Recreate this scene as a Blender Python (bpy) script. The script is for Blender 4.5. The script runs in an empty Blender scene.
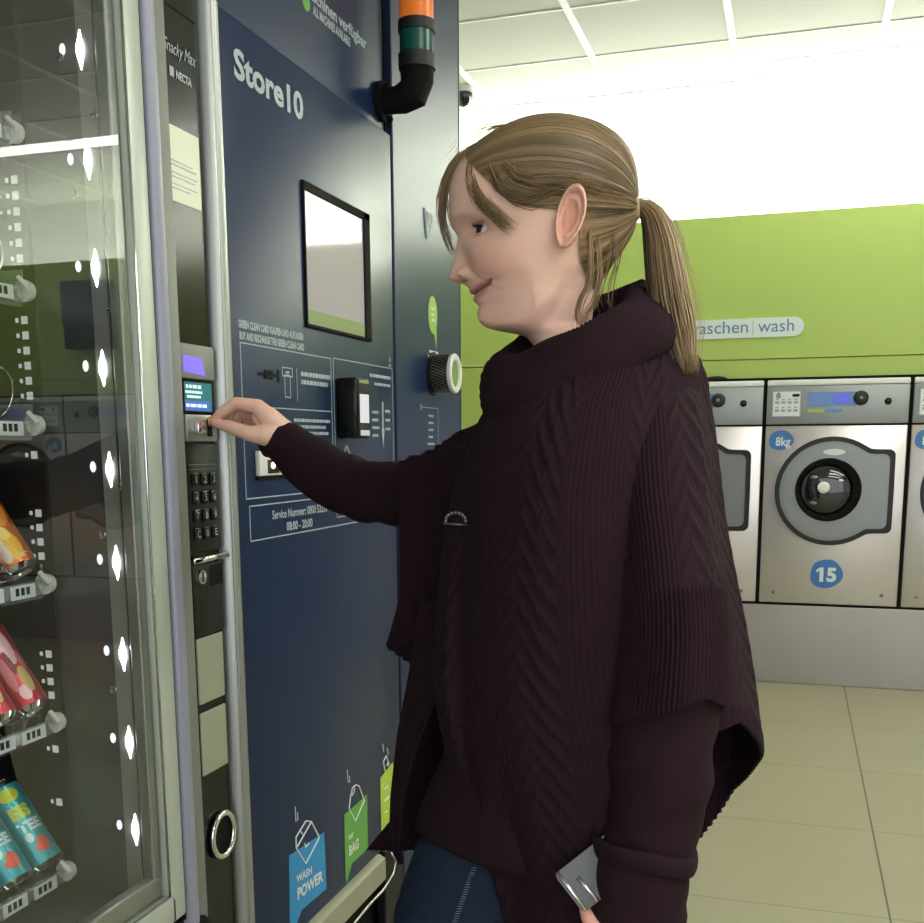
import bpy, bmesh, math, random
import numpy as np
from mathutils import Vector, Matrix
random.seed(7); rng = np.random.default_rng(7)
PI = math.pi
S = bpy.context.scene
COL = S.collection

# ------------------------------------------------------------------ camera, world, exposure
F_PX, PX, PY = 1040., 462., 616.
CAM = np.array([0.9, 0.0, 1.25]); YAW, PITCH, ROLL = math.radians(17.6), math.radians(-9.4), math.radians(-0.35)
fw = np.array([-math.sin(YAW)*math.cos(PITCH), math.cos(YAW)*math.cos(PITCH), math.sin(PITCH)])
r0 = np.array([math.cos(YAW), math.sin(YAW), 0]); u0 = np.cross(r0, fw)
rt = r0*math.cos(ROLL) + u0*math.sin(ROLL); up = -r0*math.sin(ROLL) + u0*math.cos(ROLL)
cd = bpy.data.cameras.new('camera'); cam = bpy.data.objects.new('camera', cd); COL.objects.link(cam)
cam.matrix_world = Matrix(((rt[0], up[0], -fw[0], CAM[0]), (rt[1], up[1], -fw[1], CAM[1]), (rt[2], up[2], -fw[2], CAM[2]), (0, 0, 0, 1)))
cd.sensor_fit = 'HORIZONTAL'; cd.sensor_width = 36; cd.lens = 36*F_PX/924; cd.shift_y = (PY-461.5)/924; cd.clip_start = 0.02
S.camera = cam
S.view_settings.view_transform = 'Standard'; S.view_settings.look = 'None'; S.view_settings.gamma = 1
S.view_settings.exposure = 0.85
W = bpy.data.worlds.new('sky'); S.world = W; W.use_nodes = True
W.node_tree.nodes['Background'].inputs[0].default_value = (0.93, 0.97, 1.0, 1)
W.node_tree.nodes['Background'].inputs[1].default_value = 1.3
CEIL_E, COVE_E, LED_E = 6.0, 70.0, 9.0     # lamp strengths
try:
    S.cycles.max_bounces = 8; S.cycles.transparent_max_bounces = 12; S.cycles.caustics_reflective = False
    S.cycles.caustics_refractive = False; S.cycles.sample_clamp_indirect = 6
    S.cycles.use_denoising = True
except Exception: pass

def ray(x, y): return (x-PX)/F_PX*rt - (y-PY)/F_PX*up + fw
def on(x, y, ax, v):
    d = ray(x, y); return CAM + d*(v-CAM[ax])/d[ax]

# ------------------------------------------------------------------ mesh helpers
class MB:
    def __init__(s): s.v = []; s.f = []; s.m = []; s.c = []; s.n = 0
    def add(s, v, f, m=0, c=None):
        v = np.asarray(v, float).reshape(-1, 3); s.v.append(v)
        s.f += [tuple(int(i)+s.n for i in q) for q in f]; s.m += [m]*len(f)
        s.c.append(np.ones((len(v), 3))*0.5 if c is None else np.broadcast_to(np.asarray(c, float), (len(v), 3)))
        s.n += len(v); return s
    def box(s, a, b, m=0, bev=0.0):
        a = np.minimum(a, b).astype(float), np.maximum(a, b).astype(float); lo, hi = a
        bev = min(bev, 0.45*float(min(hi-lo)))
        if bev <= 0:
            v = [[(lo, hi)[i][0], (lo, hi)[j][1], (lo, hi)[k][2]] for i in (0, 1) for j in (0, 1) for k in (0, 1)]
            return s.add(v, [(0, 1, 3, 2), (4, 6, 7, 5), (0, 4, 5, 1), (2, 3, 7, 6), (0, 2, 6, 4), (1, 5, 7, 3)], m)
        bm = bmesh.new(); bmesh.ops.create_cube(bm, size=1)
        for q in bm.verts: q.co = Vector([(lo[i]+hi[i])/2 + q.co[i]*(hi[i]-lo[i]) for i in range(3)])
        bmesh.ops.bevel(bm, geom=bm.edges[:], offset=bev, segments=2, affect='EDGES', profile=0.5)
        return s.bm(bm, m)
    def bm(s, bm, m=0):
        bm.verts.index_update()
        s.add([q.co[:] for q in bm.verts], [[w.index for w in q.verts] for q in bm.faces], m); bm.free(); return s
    def rings(s, R, m=0, cap=True, closed=True, c=None):
        R = [np.asarray(r, float) for r in R]; k = len(R[0]); n = len(R)
        f = []
        for i in range(n-1):
            for j in range(k if closed else k-1):
                f.append((i*k+j, i*k+(j+1) % k, (i+1)*k+(j+1) % k, (i+1)*k+j))
        if cap and closed:
            f.append(tuple(range(k-1, -1, -1))); f.append(tuple((n-1)*k+j for j in range(k)))
        return s.add(np.concatenate(R), f, m, c)
    def tube(s, path, rad, k=12, m=0, cap=True, c=None):
        P = np.asarray(path, float); n = len(P); rad = np.broadcast_to(rad, (n,)) if np.ndim(rad) < 2 else np.asarray(rad)
        T = np.gradient(P, axis=0); T /= np.linalg.norm(T, axis=1)[:, None]+1e-12
        a = np.array([0, 0, 1.]) if abs(T[0][2]) < 0.9 else np.array([1., 0, 0])
        R = []; ang = np.arange(k)*2*PI/k
        for i in range(n):
            a = a - T[i]*(a@T[i]); a /= np.linalg.norm(a); b = np.cross(T[i], a)
            ra, rb = (rad[i], rad[i]) if np.ndim(rad[i]) == 0 else rad[i]
            R.append(P[i] + np.outer(np.cos(ang), a)*ra + np.outer(np.sin(ang), b)*rb)
        return s.rings(R, m, cap, True, c)
    def cyl(s, a, b, ra, rb=None, k=24, m=0):
        return s.tube([a, b], [ra, ra if rb is None else rb], k, m)
    def sph(s, c, r, m=0, k=16, n=10):
        r = np.broadcast_to(r, (3,)); R = []
        for i in range(n+1):
            th = max(1e-3, min(PI-1e-3, PI*i/n)); a = np.arange(k)*2*PI/k
            R.append(np.stack([c[0]+r[0]*math.sin(th)*np.cos(a), c[1]+r[1]*math.sin(th)*np.sin(a), np.full(k, c[2]-r[2]*math.cos(th))], 1))
        return s.rings(R, m)
    def prism(s, poly, o, ex, ey, h, m=0):          # polygon (2-D list) on axes ex, ey from o, thickness vector h
        p = np.array([np.asarray(o)+q[0]*np.asarray(ex)+q[1]*np.asarray(ey) for q in poly]); n = len(p)
        f = [tuple(range(n-1, -1, -1)), tuple(range(n, 2*n))] + [(i, (i+1) % n, n+(i+1) % n, n+i) for i in range(n)]
        return s.add(np.concatenate([p, p+np.asarray(h)]), f, m)

def tag(o, label=None, cat=None, group=None, kind=None):
    if label: o['label'] = label
    if cat: o['category'] = cat
    if group: o['group'] = group
    if kind: o['kind'] = kind
    return o
def wloc(o):
    v = Vector(o.location)
    return v if o.parent is None else v + wloc(o.parent)
def obj(name, mb, mats, parent=None, smooth=False, colors=False):
    me = bpy.data.meshes.new(name)
    V = np.concatenate(mb.v)
    if parent is not None and parent.type == 'EMPTY' and parent.parent is None: off = np.array(wloc(parent))
    elif parent is not None: off = np.array(wloc(parent))
    else: off = np.zeros(3)
    me.from_pydata((V-off).tolist(), [], mb.f)
    for m in (mats if isinstance(mats, (list, tuple)) else [mats]): me.materials.append(m)
    me.polygons.foreach_set('material_index', mb.m)
    bm = bmesh.new(); bm.from_mesh(me); bmesh.ops.recalc_face_normals(bm, faces=bm.faces[:]); bm.to_mesh(me); bm.free()
    if smooth is True: me.polygons.foreach_set('use_smooth', [True]*len(me.polygons))
    elif smooth:
        me.polygons.foreach_set('use_smooth', [True]*len(me.polygons)); me.set_sharp_from_angle(angle=math.radians(smooth))
    if colors:
        a = me.color_attributes.new('tone', 'FLOAT_COLOR', 'POINT')
        cc = np.ones((len(V), 4), np.float32); cc[:, :3] = np.concatenate(mb.c); a.data.foreach_set('color', cc.ravel())
    o = bpy.data.objects.new(name, me); COL.objects.link(o)
    if parent is not None: o.parent = parent
    return o
def thing(name, loc, label, cat, group=None):
    o = bpy.data.objects.new(name, None); o.empty_display_size = 0.05; COL.objects.link(o); o.location = loc
    return tag(o, label, cat, group)
def copy_tree(o, parent=None):
    kids = [k for k in COL.objects if k.parent == o]
    c = o.copy(); COL.objects.link(c); c.parent = parent
    for k in kids: copy_tree(k, c)
    return c
def text_mb(txt, size, o, ex, ey, h=0.0006, bold=0.0, align='LEFT', width=None, shear=0.0, m=0, mb=None):
    cu = bpy.data.curves.new('t', 'FONT'); cu.body = txt; cu.size = size; cu.align_x = align; cu.offset = bold; cu.shear = shear
    cu.resolution_u = 3
    ob = bpy.data.objects.new('t', cu); COL.objects.link(ob)
    dg = bpy.context.evaluated_depsgraph_get(); me = ob.evaluated_get(dg).to_mesh()
    P = np.array([q.co[:] for q in me.vertices]); F = [tuple(q.vertices) for q in me.polygons]
    ob.evaluated_get(dg).to_mesh_clear(); bpy.data.objects.remove(ob); bpy.data.curves.remove(cu)
    mb = mb or MB()
    if len(P) == 0: return mb
    if width:
        w = P[:, 0].max()-P[:, 0].min(); x0 = P[:, 0].min() if align == 'LEFT' else 0
        P[:, 0] = (P[:, 0]-x0)*width/w
    ex, ey = np.asarray(ex, float), np.asarray(ey, float); nrm = np.cross(ex, ey)
    mb.add(np.asarray(o) + P[:, :1]*ex + P[:, 1:2]*ey + nrm*h, F, m)
    return mb
EY, EZ, EX = np.array([0, 1., 0]), np.array([0, 0, 1.]), np.array([1., 0, 0])

# ------------------------------------------------------------------ materials
def lin(c): return tuple((x/255/12.92 if x/255 <= 0.04045 else ((x/255+0.055)/1.055)**2.4) for x in c)
def mat(name, rgb, rough=0.5, metal=0.0, coat=0.0, emit=None, es=0.0, var=0.0, vscale=8, bump=0.0, bscale=200, spec=0.5, stretch=None, ior=None):
    m = bpy.data.materials.new(name); m.use_nodes = True; nt = m.node_tree; b = nt.nodes['Principled BSDF']
    c = (*lin(rgb), 1); b.inputs['Base Color'].default_value = c
    b.inputs['Roughness'].default_value = rough; b.inputs['Metallic'].default_value = metal
    b.inputs['Coat Weight'].default_value = coat; b.inputs['Coat Roughness'].default_value = 0.05
    b.inputs['Specular IOR Level'].default_value = spec
    if ior: b.inputs['IOR'].default_value = ior
    if emit: b.inputs['Emission Color'].default_value = (*lin(emit), 1); b.inputs['Emission Strength'].default_value = es
    if var or bump:
        tc = nt.nodes.new('ShaderNodeTexCoord'); mp = nt.nodes.new('ShaderNodeMapping'); nt.links.new(tc.outputs['Object'], mp.inputs[0])
        if stretch: mp.inputs['Scale'].default_value = stretch
    if var:
        n = nt.nodes.new('ShaderNodeTexNoise'); n.inputs['Scale'].default_value = vscale; n.inputs['Detail'].default_value = 4
        nt.links.new(mp.outputs[0], n.inputs['Vector'])
        mx = nt.nodes.new('ShaderNodeMix'); mx.data_type = 'RGBA'; nt.links.new(n.outputs[0], mx.inputs['Factor'])
        mx.inputs[6].default_value = (*[x*(1-var) for x in c[:3]], 1); mx.inputs[7].default_value = (*[min(1, x*(1+var)) for x in c[:3]], 1)
        nt.links.new(mx.outputs[2], b.inputs['Base Color'])
    if bump:
        n2 = nt.nodes.new('ShaderNodeTexNoise'); n2.inputs['Scale'].default_value = bscale; nt.links.new(mp.outputs[0], n2.inputs['Vector'])
        bp = nt.nodes.new('ShaderNodeBump'); bp.inputs['Strength'].default_value = bump; bp.inputs['Distance'].default_value = 0.002
        nt.links.new(n2.outputs[0], bp.inputs['Height']); nt.links.new(bp.outputs[0], b.inputs['Normal'])
    return m
def emis(name, rgb, s):
    m = bpy.data.materials.new(name); m.use_nodes = True; nt = m.node_tree; nt.nodes.clear()
    e = nt.nodes.new('ShaderNodeEmission'); e.inputs[0].default_value = (*lin(rgb), 1); e.inputs[1].default_value = s
    o = nt.nodes.new('ShaderNodeOutputMaterial'); nt.links.new(e.outputs[0], o.inputs[0]); return m
def tone_mat(name, rough, sss=0.0, sheen=0.0, spec=0.4, bump=0.0):
    m = mat(name, (128, 128, 128), rough, spec=spec, bump=bump, bscale=900); nt = m.node_tree; b = nt.nodes['Principled BSDF']
    a = nt.nodes.new('ShaderNodeVertexColor'); a.layer_name = 'tone'; nt.links.new(a.outputs[0], b.inputs['Base Color'])
    if sss: b.inputs['Subsurface Weight'].default_value = sss; b.inputs['Subsurface Radius'].default_value = (0.012, 0.005, 0.003); b.inputs['Subsurface Scale'].default_value = 0.5
    return m
M = {}
M['navy'] = mat('navy_paint', (24, 41, 74), 0.3, spec=0.24, var=0.05, vscale=3)
M['navy_side'] = mat('navy_column_paint', (26, 43, 76), 0.3, spec=0.26)
M['alu'] = mat('aluminium', (168, 172, 168), 0.38, 0.8, var=0.05, vscale=30, stretch=(20, 20, 0.4))
M['cream_alu'] = mat('pale_frame_paint', (188, 196, 184), 0.35, 0.15)
M['lav'] = mat('lilac_grey_profile', (150, 152, 168), 0.4, 0.1)
M['grey_pl'] = mat('grey_plastic', (128, 130, 124), 0.5)
M['dark_pl'] = mat('charcoal_plastic', (20, 20, 20), 0.4, spec=0.3)
M['gloss_blk'] = mat('gloss_black', (14, 14, 14), 0.16, spec=0.28)
M['black'] = mat('black', (8, 8, 9), 0.8, spec=0.2)
M['cream'] = mat('cream_blank', (158, 160, 138), 0.6)
M['label'] = mat('paper_label', (240, 244, 222), 0.6)
M['inner'] = mat('vending_lining', (76, 80, 80), 0.22, 0.25, var=0.06, vscale=6)
M['inner_dk'] = mat('vending_back', (24, 25, 26), 0.5)
M['rail'] = mat('slotted_rail', (40, 42, 42), 0.4, 0.3)
M['hole_glow'] = emis('rail_hole_glow', (225, 230, 225), 0.3)
M['chrome'] = mat('chrome', (225, 225, 225), 0.1, 1.0)
M['steel'] = mat('stainless', (212, 206, 205), 0.3, 0.7, var=0.05, vscale=5)
M['steel_br'] = mat('brushed_plinth_steel', (170, 165, 160), 0.38, 0.85, var=0.08, vscale=3)
M['white_txt'] = mat('white_vinyl', (222, 226, 226), 0.5)
M['dim_txt'] = mat('pale_print', (165, 178, 186), 0.5)
M['clearpl'] = mat('clear_plastic', (205, 208, 206), 0.18, 0.75)
M['lens'] = emis('led_lens', (245, 248, 255), LED_E)
M['led_reflex'] = emis('led_reflection', (225, 232, 245), 0.9)
M['green'] = mat('lime_green_wall', (168, 190, 98), 0.55, var=0.03, vscale=2)
M['white_wall'] = mat('white_wall', (235, 236, 228), 0.8)
M['skin_dark'] = mat('eye_dark', (26, 18, 14), 0.25)
M['eye_white'] = mat('eye_white', (205, 196, 190), 0.2)
M['iris'] = mat('iris', (52, 46, 38), 0.15)
M['skin'] = tone_mat('skin', 0.48, sss=0.12, spec=0.35, bump=0.05)
M['hair'] = tone_mat('hair_strands', 0.42, spec=0.35)
M['wool'] = mat('aubergine_knit', (37, 21, 28), 0.92, spec=0.15, var=0.15, vscale=60, bump=0.5, bscale=420)
M['wool2'] = mat('aubergine_jersey', (36, 20, 27), 0.9, spec=0.15, var=0.1, vscale=40, bump=0.35, bscale=700)
M['denim'] = mat('denim', (25, 38, 58), 0.85, var=0.25, vscale=120, bump=0.4, bscale=900, spec=0.2)
M['thread'] = mat('jean_thread', (92, 108, 130), 0.8)
M['shoe'] = mat('shoe_leather', (30, 28, 28), 0.4)
M['sole'] = mat('shoe_sole', (200, 198, 190), 0.6)
M['wallet'] = mat('black_patent', (34, 36, 36), 0.16, coat=0.6)
M['gold'] = mat('coin_brass', (205, 165, 90), 0.25, 1.0)
M['blue_badge'] = mat('blue_badge', (52, 112, 178), 0.35)
M['ctrl'] = mat('control_grey', (150, 154, 154), 0.4, 0.35)
M['lcd_blue'] = mat('blue_display_field', (92, 128, 190), 0.25)
M['lcd_deep'] = mat('lit_lcd', (60, 70, 170), 0.2, emit=(70, 80, 200), es=0.35)
M['gasket'] = mat('door_gasket', (20, 21, 21), 0.5)
M['doorgrey'] = mat('door_ring_grey', (128, 131, 130), 0.3, 0.45)
M['drum'] = mat('drum_steel', (150, 150, 150), 0.25, 1.0)
M['white_pl'] = mat('white_plastic', (225, 226, 222), 0.4)
M['dglass'] = mat('dark_dome_glass', (30, 32, 34), 0.05, coat=0.6)
M['orange_l'] = mat('orange_lens', (226, 120, 44), 0.3, emit=(230, 120, 40), es=0.12)
M['green_l'] = mat('dark_green_lens', (14, 78, 66), 0.25)
M['screen'] = mat('screen_face', (120, 112, 120), 0.07, emit=(205, 192, 200), es=0.2, coat=0.3)
M['scr_bar'] = mat('screen_green_bar', (120, 135, 100), 0.1, emit=(150, 168, 120), es=0.15, coat=0.3)
M['tealcd'] = mat('teal_lcd', (40, 110, 118), 0.25, emit=(50, 115, 122), es=0.2)
M['lcdbar'] = mat('lcd_blue_bar', (80, 110, 190), 0.25, emit=(70, 100, 190), es=0.25)
M['lcdtxt'] = mat('lcd_light_text', (190, 220, 220), 0.3, emit=(190, 220, 225), es=0.5)
M['purple'] = mat('purple_lit_window', (112, 96, 200), 0.3, emit=(112, 92, 215), es=0.45)
M['sticker_b'] = mat('blue_sticker', (44, 140, 200), 0.45); M['sticker_g'] = mat('green_sticker', (96, 160, 74), 0.45); M['sticker_l'] = mat('lime_sticker', (170, 200, 70), 0.45)
M['olive'] = mat('pale_base_bar', (150, 150, 128), 0.4)
M['ceil_lamp'] = emis('ceiling_lamp_face', (255, 255, 246), CEIL_E)
M['cove'] = emis('cove_led', (253, 254, 255), COVE_E)
M['signtxt'] = mat('sign_blue_text', (84, 128, 160), 0.5)
M['signwhite'] = mat('sign_white', (214, 224, 224), 0.5)

def glass_mat(name, ior, tint=(1, 1, 1)):
    m = bpy.data.materials.new(name); m.use_nodes = True; nt = m.node_tree; nt.nodes.clear()
    t = nt.nodes.new('ShaderNodeBsdfTransparent'); t.inputs[0].default_value = (*tint, 1)
    g = nt.nodes.new('ShaderNodeBsdfGlossy'); g.inputs['Roughness'].default_value = 0.0
    f = nt.nodes.new('ShaderNodeFresnel'); f.inputs[0].default_value = ior
    mx = nt.nodes.new('ShaderNodeMixShader'); o = nt.nodes.new('ShaderNodeOutputMaterial')
    ge = nt.nodes.new('ShaderNodeNewGeometry'); iv = nt.nodes.new('ShaderNodeMath'); iv.operation = 'SUBTRACT'; iv.inputs[0].default_value = 1
    nt.links.new(ge.outputs['Backfacing'], iv.inputs[1]); ml = nt.nodes.new('ShaderNodeMath'); ml.operation = 'MULTIPLY'
    nt.links.new(f.outputs[0], ml.inputs[0]); nt.links.new(iv.outputs[0], ml.inputs[1])
    nt.links.new(ml.outputs[0], mx.inputs[0]); nt.links.new(t.outputs[0], mx.inputs[1]); nt.links.new(g.outputs[0], mx.inputs[2]); nt.links.new(mx.outputs[0], o.inputs[0])
    return m
M['glass'] = glass_mat('pane_glass', 1.9, (0.95, 0.96, 0.95)); M['shopglass'] = glass_mat('shop_glass', 1.2)

def floor_mat():
    m = mat('floor_tiles', (176, 170, 142), 0.42, spec=0.4); nt = m.node_tree; b = nt.nodes['Principled BSDF']
    tc = nt.nodes.new('ShaderNodeTexCoord'); sp = nt.nodes.new('ShaderNodeSeparateXYZ'); nt.links.new(tc.outputs['Object'], sp.inputs[0])
    def line(out, off, per, w):
        a = nt.nodes.new('ShaderNodeMath'); a.operation = 'SUBTRACT'; nt.links.new(out, a.inputs[0]); a.inputs[1].default_value = off
        p = nt.nodes.new('ShaderNodeMath'); p.operation = 'PINGPONG'; nt.links.new(a.outputs[0], p.inputs[0]); p.inputs[1].default_value = per/2
        c = nt.nodes.new('ShaderNodeMath'); c.operation = 'LESS_THAN'; nt.links.new(p.outputs[0], c.inputs[0]); c.inputs[1].default_value = w/2; return c
    lx = line(sp.outputs[0], 1.195, 1.32, 0.006); ly = line(sp.outputs[1], 2.81, 0.66, 0.005)
    n = nt.nodes.new('ShaderNodeTexNoise'); n.inputs['Scale'].default_value = 2.2; n.inputs['Detail'].default_value = 3
    nt.links.new(tc.outputs['Object'], n.inputs['Vector'])
    mx = nt.nodes.new('ShaderNodeMix'); mx.data_type = 'RGBA'; nt.links.new(n.outputs[0], mx.inputs['Factor'])
    mx.inputs[6].default_value = (*lin((144, 139, 114)), 1); mx.inputs[7].default_value = (*lin((155, 149, 123)), 1)
    m1 = nt.nodes.new('ShaderNodeMix'); m1.data_type = 'RGBA'; nt.links.new(ly.outputs[0], m1.inputs['Factor']); nt.links.new(mx.outputs[2], m1.inputs[6]); m1.inputs[7].default_value = (*lin((118, 114, 94)), 1)
    m2 = nt.nodes.new('ShaderNodeMix'); m2.data_type = 'RGBA'; nt.links.new(lx.outputs[0], m2.inputs['Factor']); nt.links.new(m1.outputs[2], m2.inputs[6]); m2.inputs[7].default_value = (*lin((82, 80, 66)), 1)
    nt.links.new(m2.outputs[2], b.inputs['Base Color']); return m
M['floor'] = floor_mat()
M['tile_ceil'] = mat('ceiling_tile', (212, 214, 202), 0.85, bump=0.15, bscale=300)
M['tbar'] = mat('ceiling_grid_bar', (250, 250, 244), 0.5)

# ------------------------------------------------------------------ room
X0, X1, Y0, Y1, H = -0.95, 5.2, -2.6, 6.35, 2.9
YW = 5.60                                    # washer fronts
def struct(name, mb, m, parent=None, label=None):
    o = obj(name, mb, m, parent)
    if parent is None: tag(o, kind='structure')
    return o
struct('floor', MB().box((X0-.1, Y0-.1, -0.1), (X1+.1, Y1+.1, 0)), M['floor'])
struct('ceiling', MB().box((X0-.1, Y0-.1, H), (X1+.1, Y1+.1, H+.1)), M['tile_ceil'])
g = MB()
for k in range(-2, 10):
    x = -0.01 + 0.59*k
    if X0 < x < X1: g.box((x-.014, Y0, H-.006), (x+.014, Y1, H))
for k in range(-14, 4):
    y = 4.78 + 0.53*k
    if Y0 < y < Y1: g.box((X0, y-.006, H-.004), (X1, y+.006, H))
struct('trim_1', g, M['tbar'])
struct('wall_back', MB().box((X0-.1, Y1, 0), (X1+.1, Y1+.1, H)), M['white_wall'])
struct('wall_left', MB().box((X0-.1, Y0, 0), (X0, Y1, H)), M['white_wall'])
struct('wall_right', MB().box((X1, Y0, 0), (X1+.1, Y1, H)), M['white_wall'])
struct('wall_front', MB().box((X0, Y0-.1, 0), (0.0, Y0, H)).box((0.0, Y0-.1, 2.7), (X1, Y0, H)).box((0.0, Y0-.1, 0), (X1, Y0, 0.12)).box((X1-.15, Y0-.1, .12), (X1, Y0, 2.7)), M['white_wall'])
win = struct('added_window_1', MB().box((0, Y0-.07, .12), (X1-.15, Y0-.03, .18)).box((0, Y0-.07, 2.64), (X1-.15, Y0-.03, 2.7)).box((1.6, Y0-.07, .18), (1.66, Y0-.03, 2.64)).box((3.3, Y0-.07, .18), (3.36, Y0-.03, 2.64)).box((0, Y0-.07, .18), (.06, Y0-.03, 2.64)).box((X1-.21, Y0-.07, .18), (X1-.15, Y0-.03, 2.64)), M['alu'])  # unseen shop window, added behind the camera to let in sky fill
obj('pane', MB().box((.06, Y0-.054, .18), (X1-.21, Y0-.046, 2.64)), M['shopglass'], win)
# lime bulkhead above and behind the washers
YB = 5.64
GT = 2.372
gb = MB().box((X0, YB, 1.668), (X1, YB+.06, GT)).box((X0, YB+.004, 0.0), (X1, YB+.06, 1.664)).box((X0, YB+.06, 2.20), (X1, Y1, 2.24))
struct('wall_back_bulkhead', gb, M['green'])

def lamp(name, a, b, m, label, group=None):
    t = thing(name, ((a[0]+b[0])/2, (a[1]+b[1])/2, b[2]), label, 'ceiling light', group)
    obj('housing', MB().box((a[0]-.02, a[1]-.02, a[2]+.012), (b[0]+.02, b[1]+.02, b[2]), 0, .004), M['white_pl'], t)
    obj('diffuser', MB().box(a, (b[0], b[1], a[2]+.012)), m, t); return t
lamp('linear_ceiling_light', (0.75, 5.10, H-.014), (4.7, 5.22, H), M['ceil_lamp'], 'long linear ceiling light above the washing machines')
for i, (y, lab) in enumerate(((2.7, 'added square panel ceiling light, out of view, nearest the washing machines'), (0.7, 'added square panel ceiling light, out of view, above the photographer'), (-1.2, 'added square panel ceiling light, out of view, nearest the added shop window'))):
    lamp('added_ceiling_light', (1.55, y-.3, H-.03), (3.6, y+.3, H), M['ceil_lamp'], lab)  # unseen lamps added to light the room from above
t = thing('cove_light', (2.1, 6.0, 2.24), 'hidden linear cove light on top of the lime green bulkhead', 'cove light')
obj('tray', MB().box((X0+.05, 6.06, 2.24), (X1-.05, 6.22, 2.262), 0, .003), M['white_pl'], t)
obj('diffuser', MB().box((X0+.07, 6.10, 2.262), (X1-.07, 6.18, 2.275)), M['cove'], t)

# dome camera
dc = on(463.5, 88, 2, H)
t = thing('dome_camera', (dc[0], dc[1], H), 'small dark dome security camera on the ceiling beside the blue column', 'camera')
obj('mount_ring', MB().tube([(dc[0], dc[1], H), (dc[0], dc[1], H-.025)], [.06, .056], 24), M['white_pl'], t, 40)
obj('dome', MB().sph((dc[0], dc[1], H-.03), (.045, .045, .055)), M['dglass'], t, True)

# wall sign
def P_back(px, py, y=YB): return on(px, py, 1, y)
a = P_back(804, 326, YB-.006); zc = a[2]; 
t = thing('wall_sign', (0.55, YB, zc), 'white rounded strip sign reading waschen wash on the lime green wall', 'sign')
hh = 0.047; xr = a[0]-hh; xl = xr-0.62
poly = [(xr+hh*math.cos(q), hh*math.sin(q)) for q in np.linspace(-PI/2, PI/2, 13)] + [(xl+hh*math.cos(q), hh*math.sin(q)) for q in np.linspace(PI/2, 3*PI/2, 13)]
obj('backing', MB().prism(poly, (0, YB-.001, zc), EX, EZ, (0, -.004, 0)), M['signwhite'], t)
xw = P_back(758, 328)[0]; xw2 = P_back(794, 327)[0]
mb = text_mb('wash', .088, (xw, YB-.005, zc-.022), EX, EZ, .001, width=xw2-xw)
xa2 = P_back(748, 329)[0]; 
mb = text_mb('waschen', .088, (xa2-.31, YB-.005, zc-.022), EX, EZ, .001, width=.31, mb=mb)
xb = P_back(753, 328)[0]; mb.box((xb-.001, YB-.0065, zc-.035), (xb+.001, YB-.005, zc+.035))
obj('lettering', mb, M['signtxt'], t)

# ------------------------------------------------------------------ washers on a steel plinth
PL = 0.425
o = obj('washer_plinth', MB().box((X0+.05, YW+.0, 0.0), (4.85, YB+.0, PL-.012), 0, .003), M['steel_br'])
tag(o, 'long brushed stainless plinth under the row of washing machines', 'plinth')
def blob(cx, cz, rx, rz, n=32):
    return [(cx+rx*math.cos(a)*(1+.06*math.cos(3*a+.5)), cz+rz*math.sin(a)*(1+.05*math.sin(2*a+1))) for a in np.arange(n)*2*PI/n]
def rrect(x0, z0, x1, z1, r, n=5):
    p = []
    for cx, cz, a0 in ((x1-r, z0+r, -PI/2), (x1-r, z1-r, 0), (x0+r, z1-r, PI/2), (x0+r, z0+r, PI)):
        p += [(cx+r*math.cos(a0+q), cz+r*math.sin(a0+q)) for q in np.linspace(0, PI/2, n)]
    return p
def ring_prism(mb, outer, inner, y0, y1, m=0):
    n = len(outer); A = lambda L, y: [(p[0], y, p[1]) for p in L]
    v = A(outer, y0)+A(inner, y0)+A(outer, y1)+A(inner, y1); f = []
    for i in range(n):
        j = (i+1) % n
        f += [(i, j, n+j, n+i), (2*n+i, 3*n+i, 3*n+j, 2*n+j), (i, 2*n+i, 2*n+j, j), (n+i, n+j, 3*n+j, 3*n+i)]
    return mb.add(v, f, m)
def door_outline(R, ex, ez, r, cx, cz, zc):
    """circle with a squared, round-cornered ear to the right, sampled by angle"""
    p = []; n = 144; k_ = 26.
    for k in range(n):
        a = 2*PI*k/n; c, s_ = math.cos(a), math.sin(a); d = R
        if c > 0.02:
            lo, hi = 0.0, 0.6                                # distance to the rounded rectangle edge by bisection
            for _ in range(40):
                m_ = (lo+hi)/2; x, z = m_*c, abs(m_*s_ - zc); qx, qz = x-(ex-r), z-(ez-r)
                sd = math.hypot(max(qx, 0), max(qz, 0))+min(max(qx, qz), 0)-r
                lo, hi = (m_, hi) if sd < 0 else (lo, m_)
            d = (R**k_+lo**k_)**(1/k_) if lo < .5 else R
            d = max(R, lo)+(d-max(R, lo))*.6
        p.append((cx+d*c, cz+d*s_))
    return p
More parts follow.
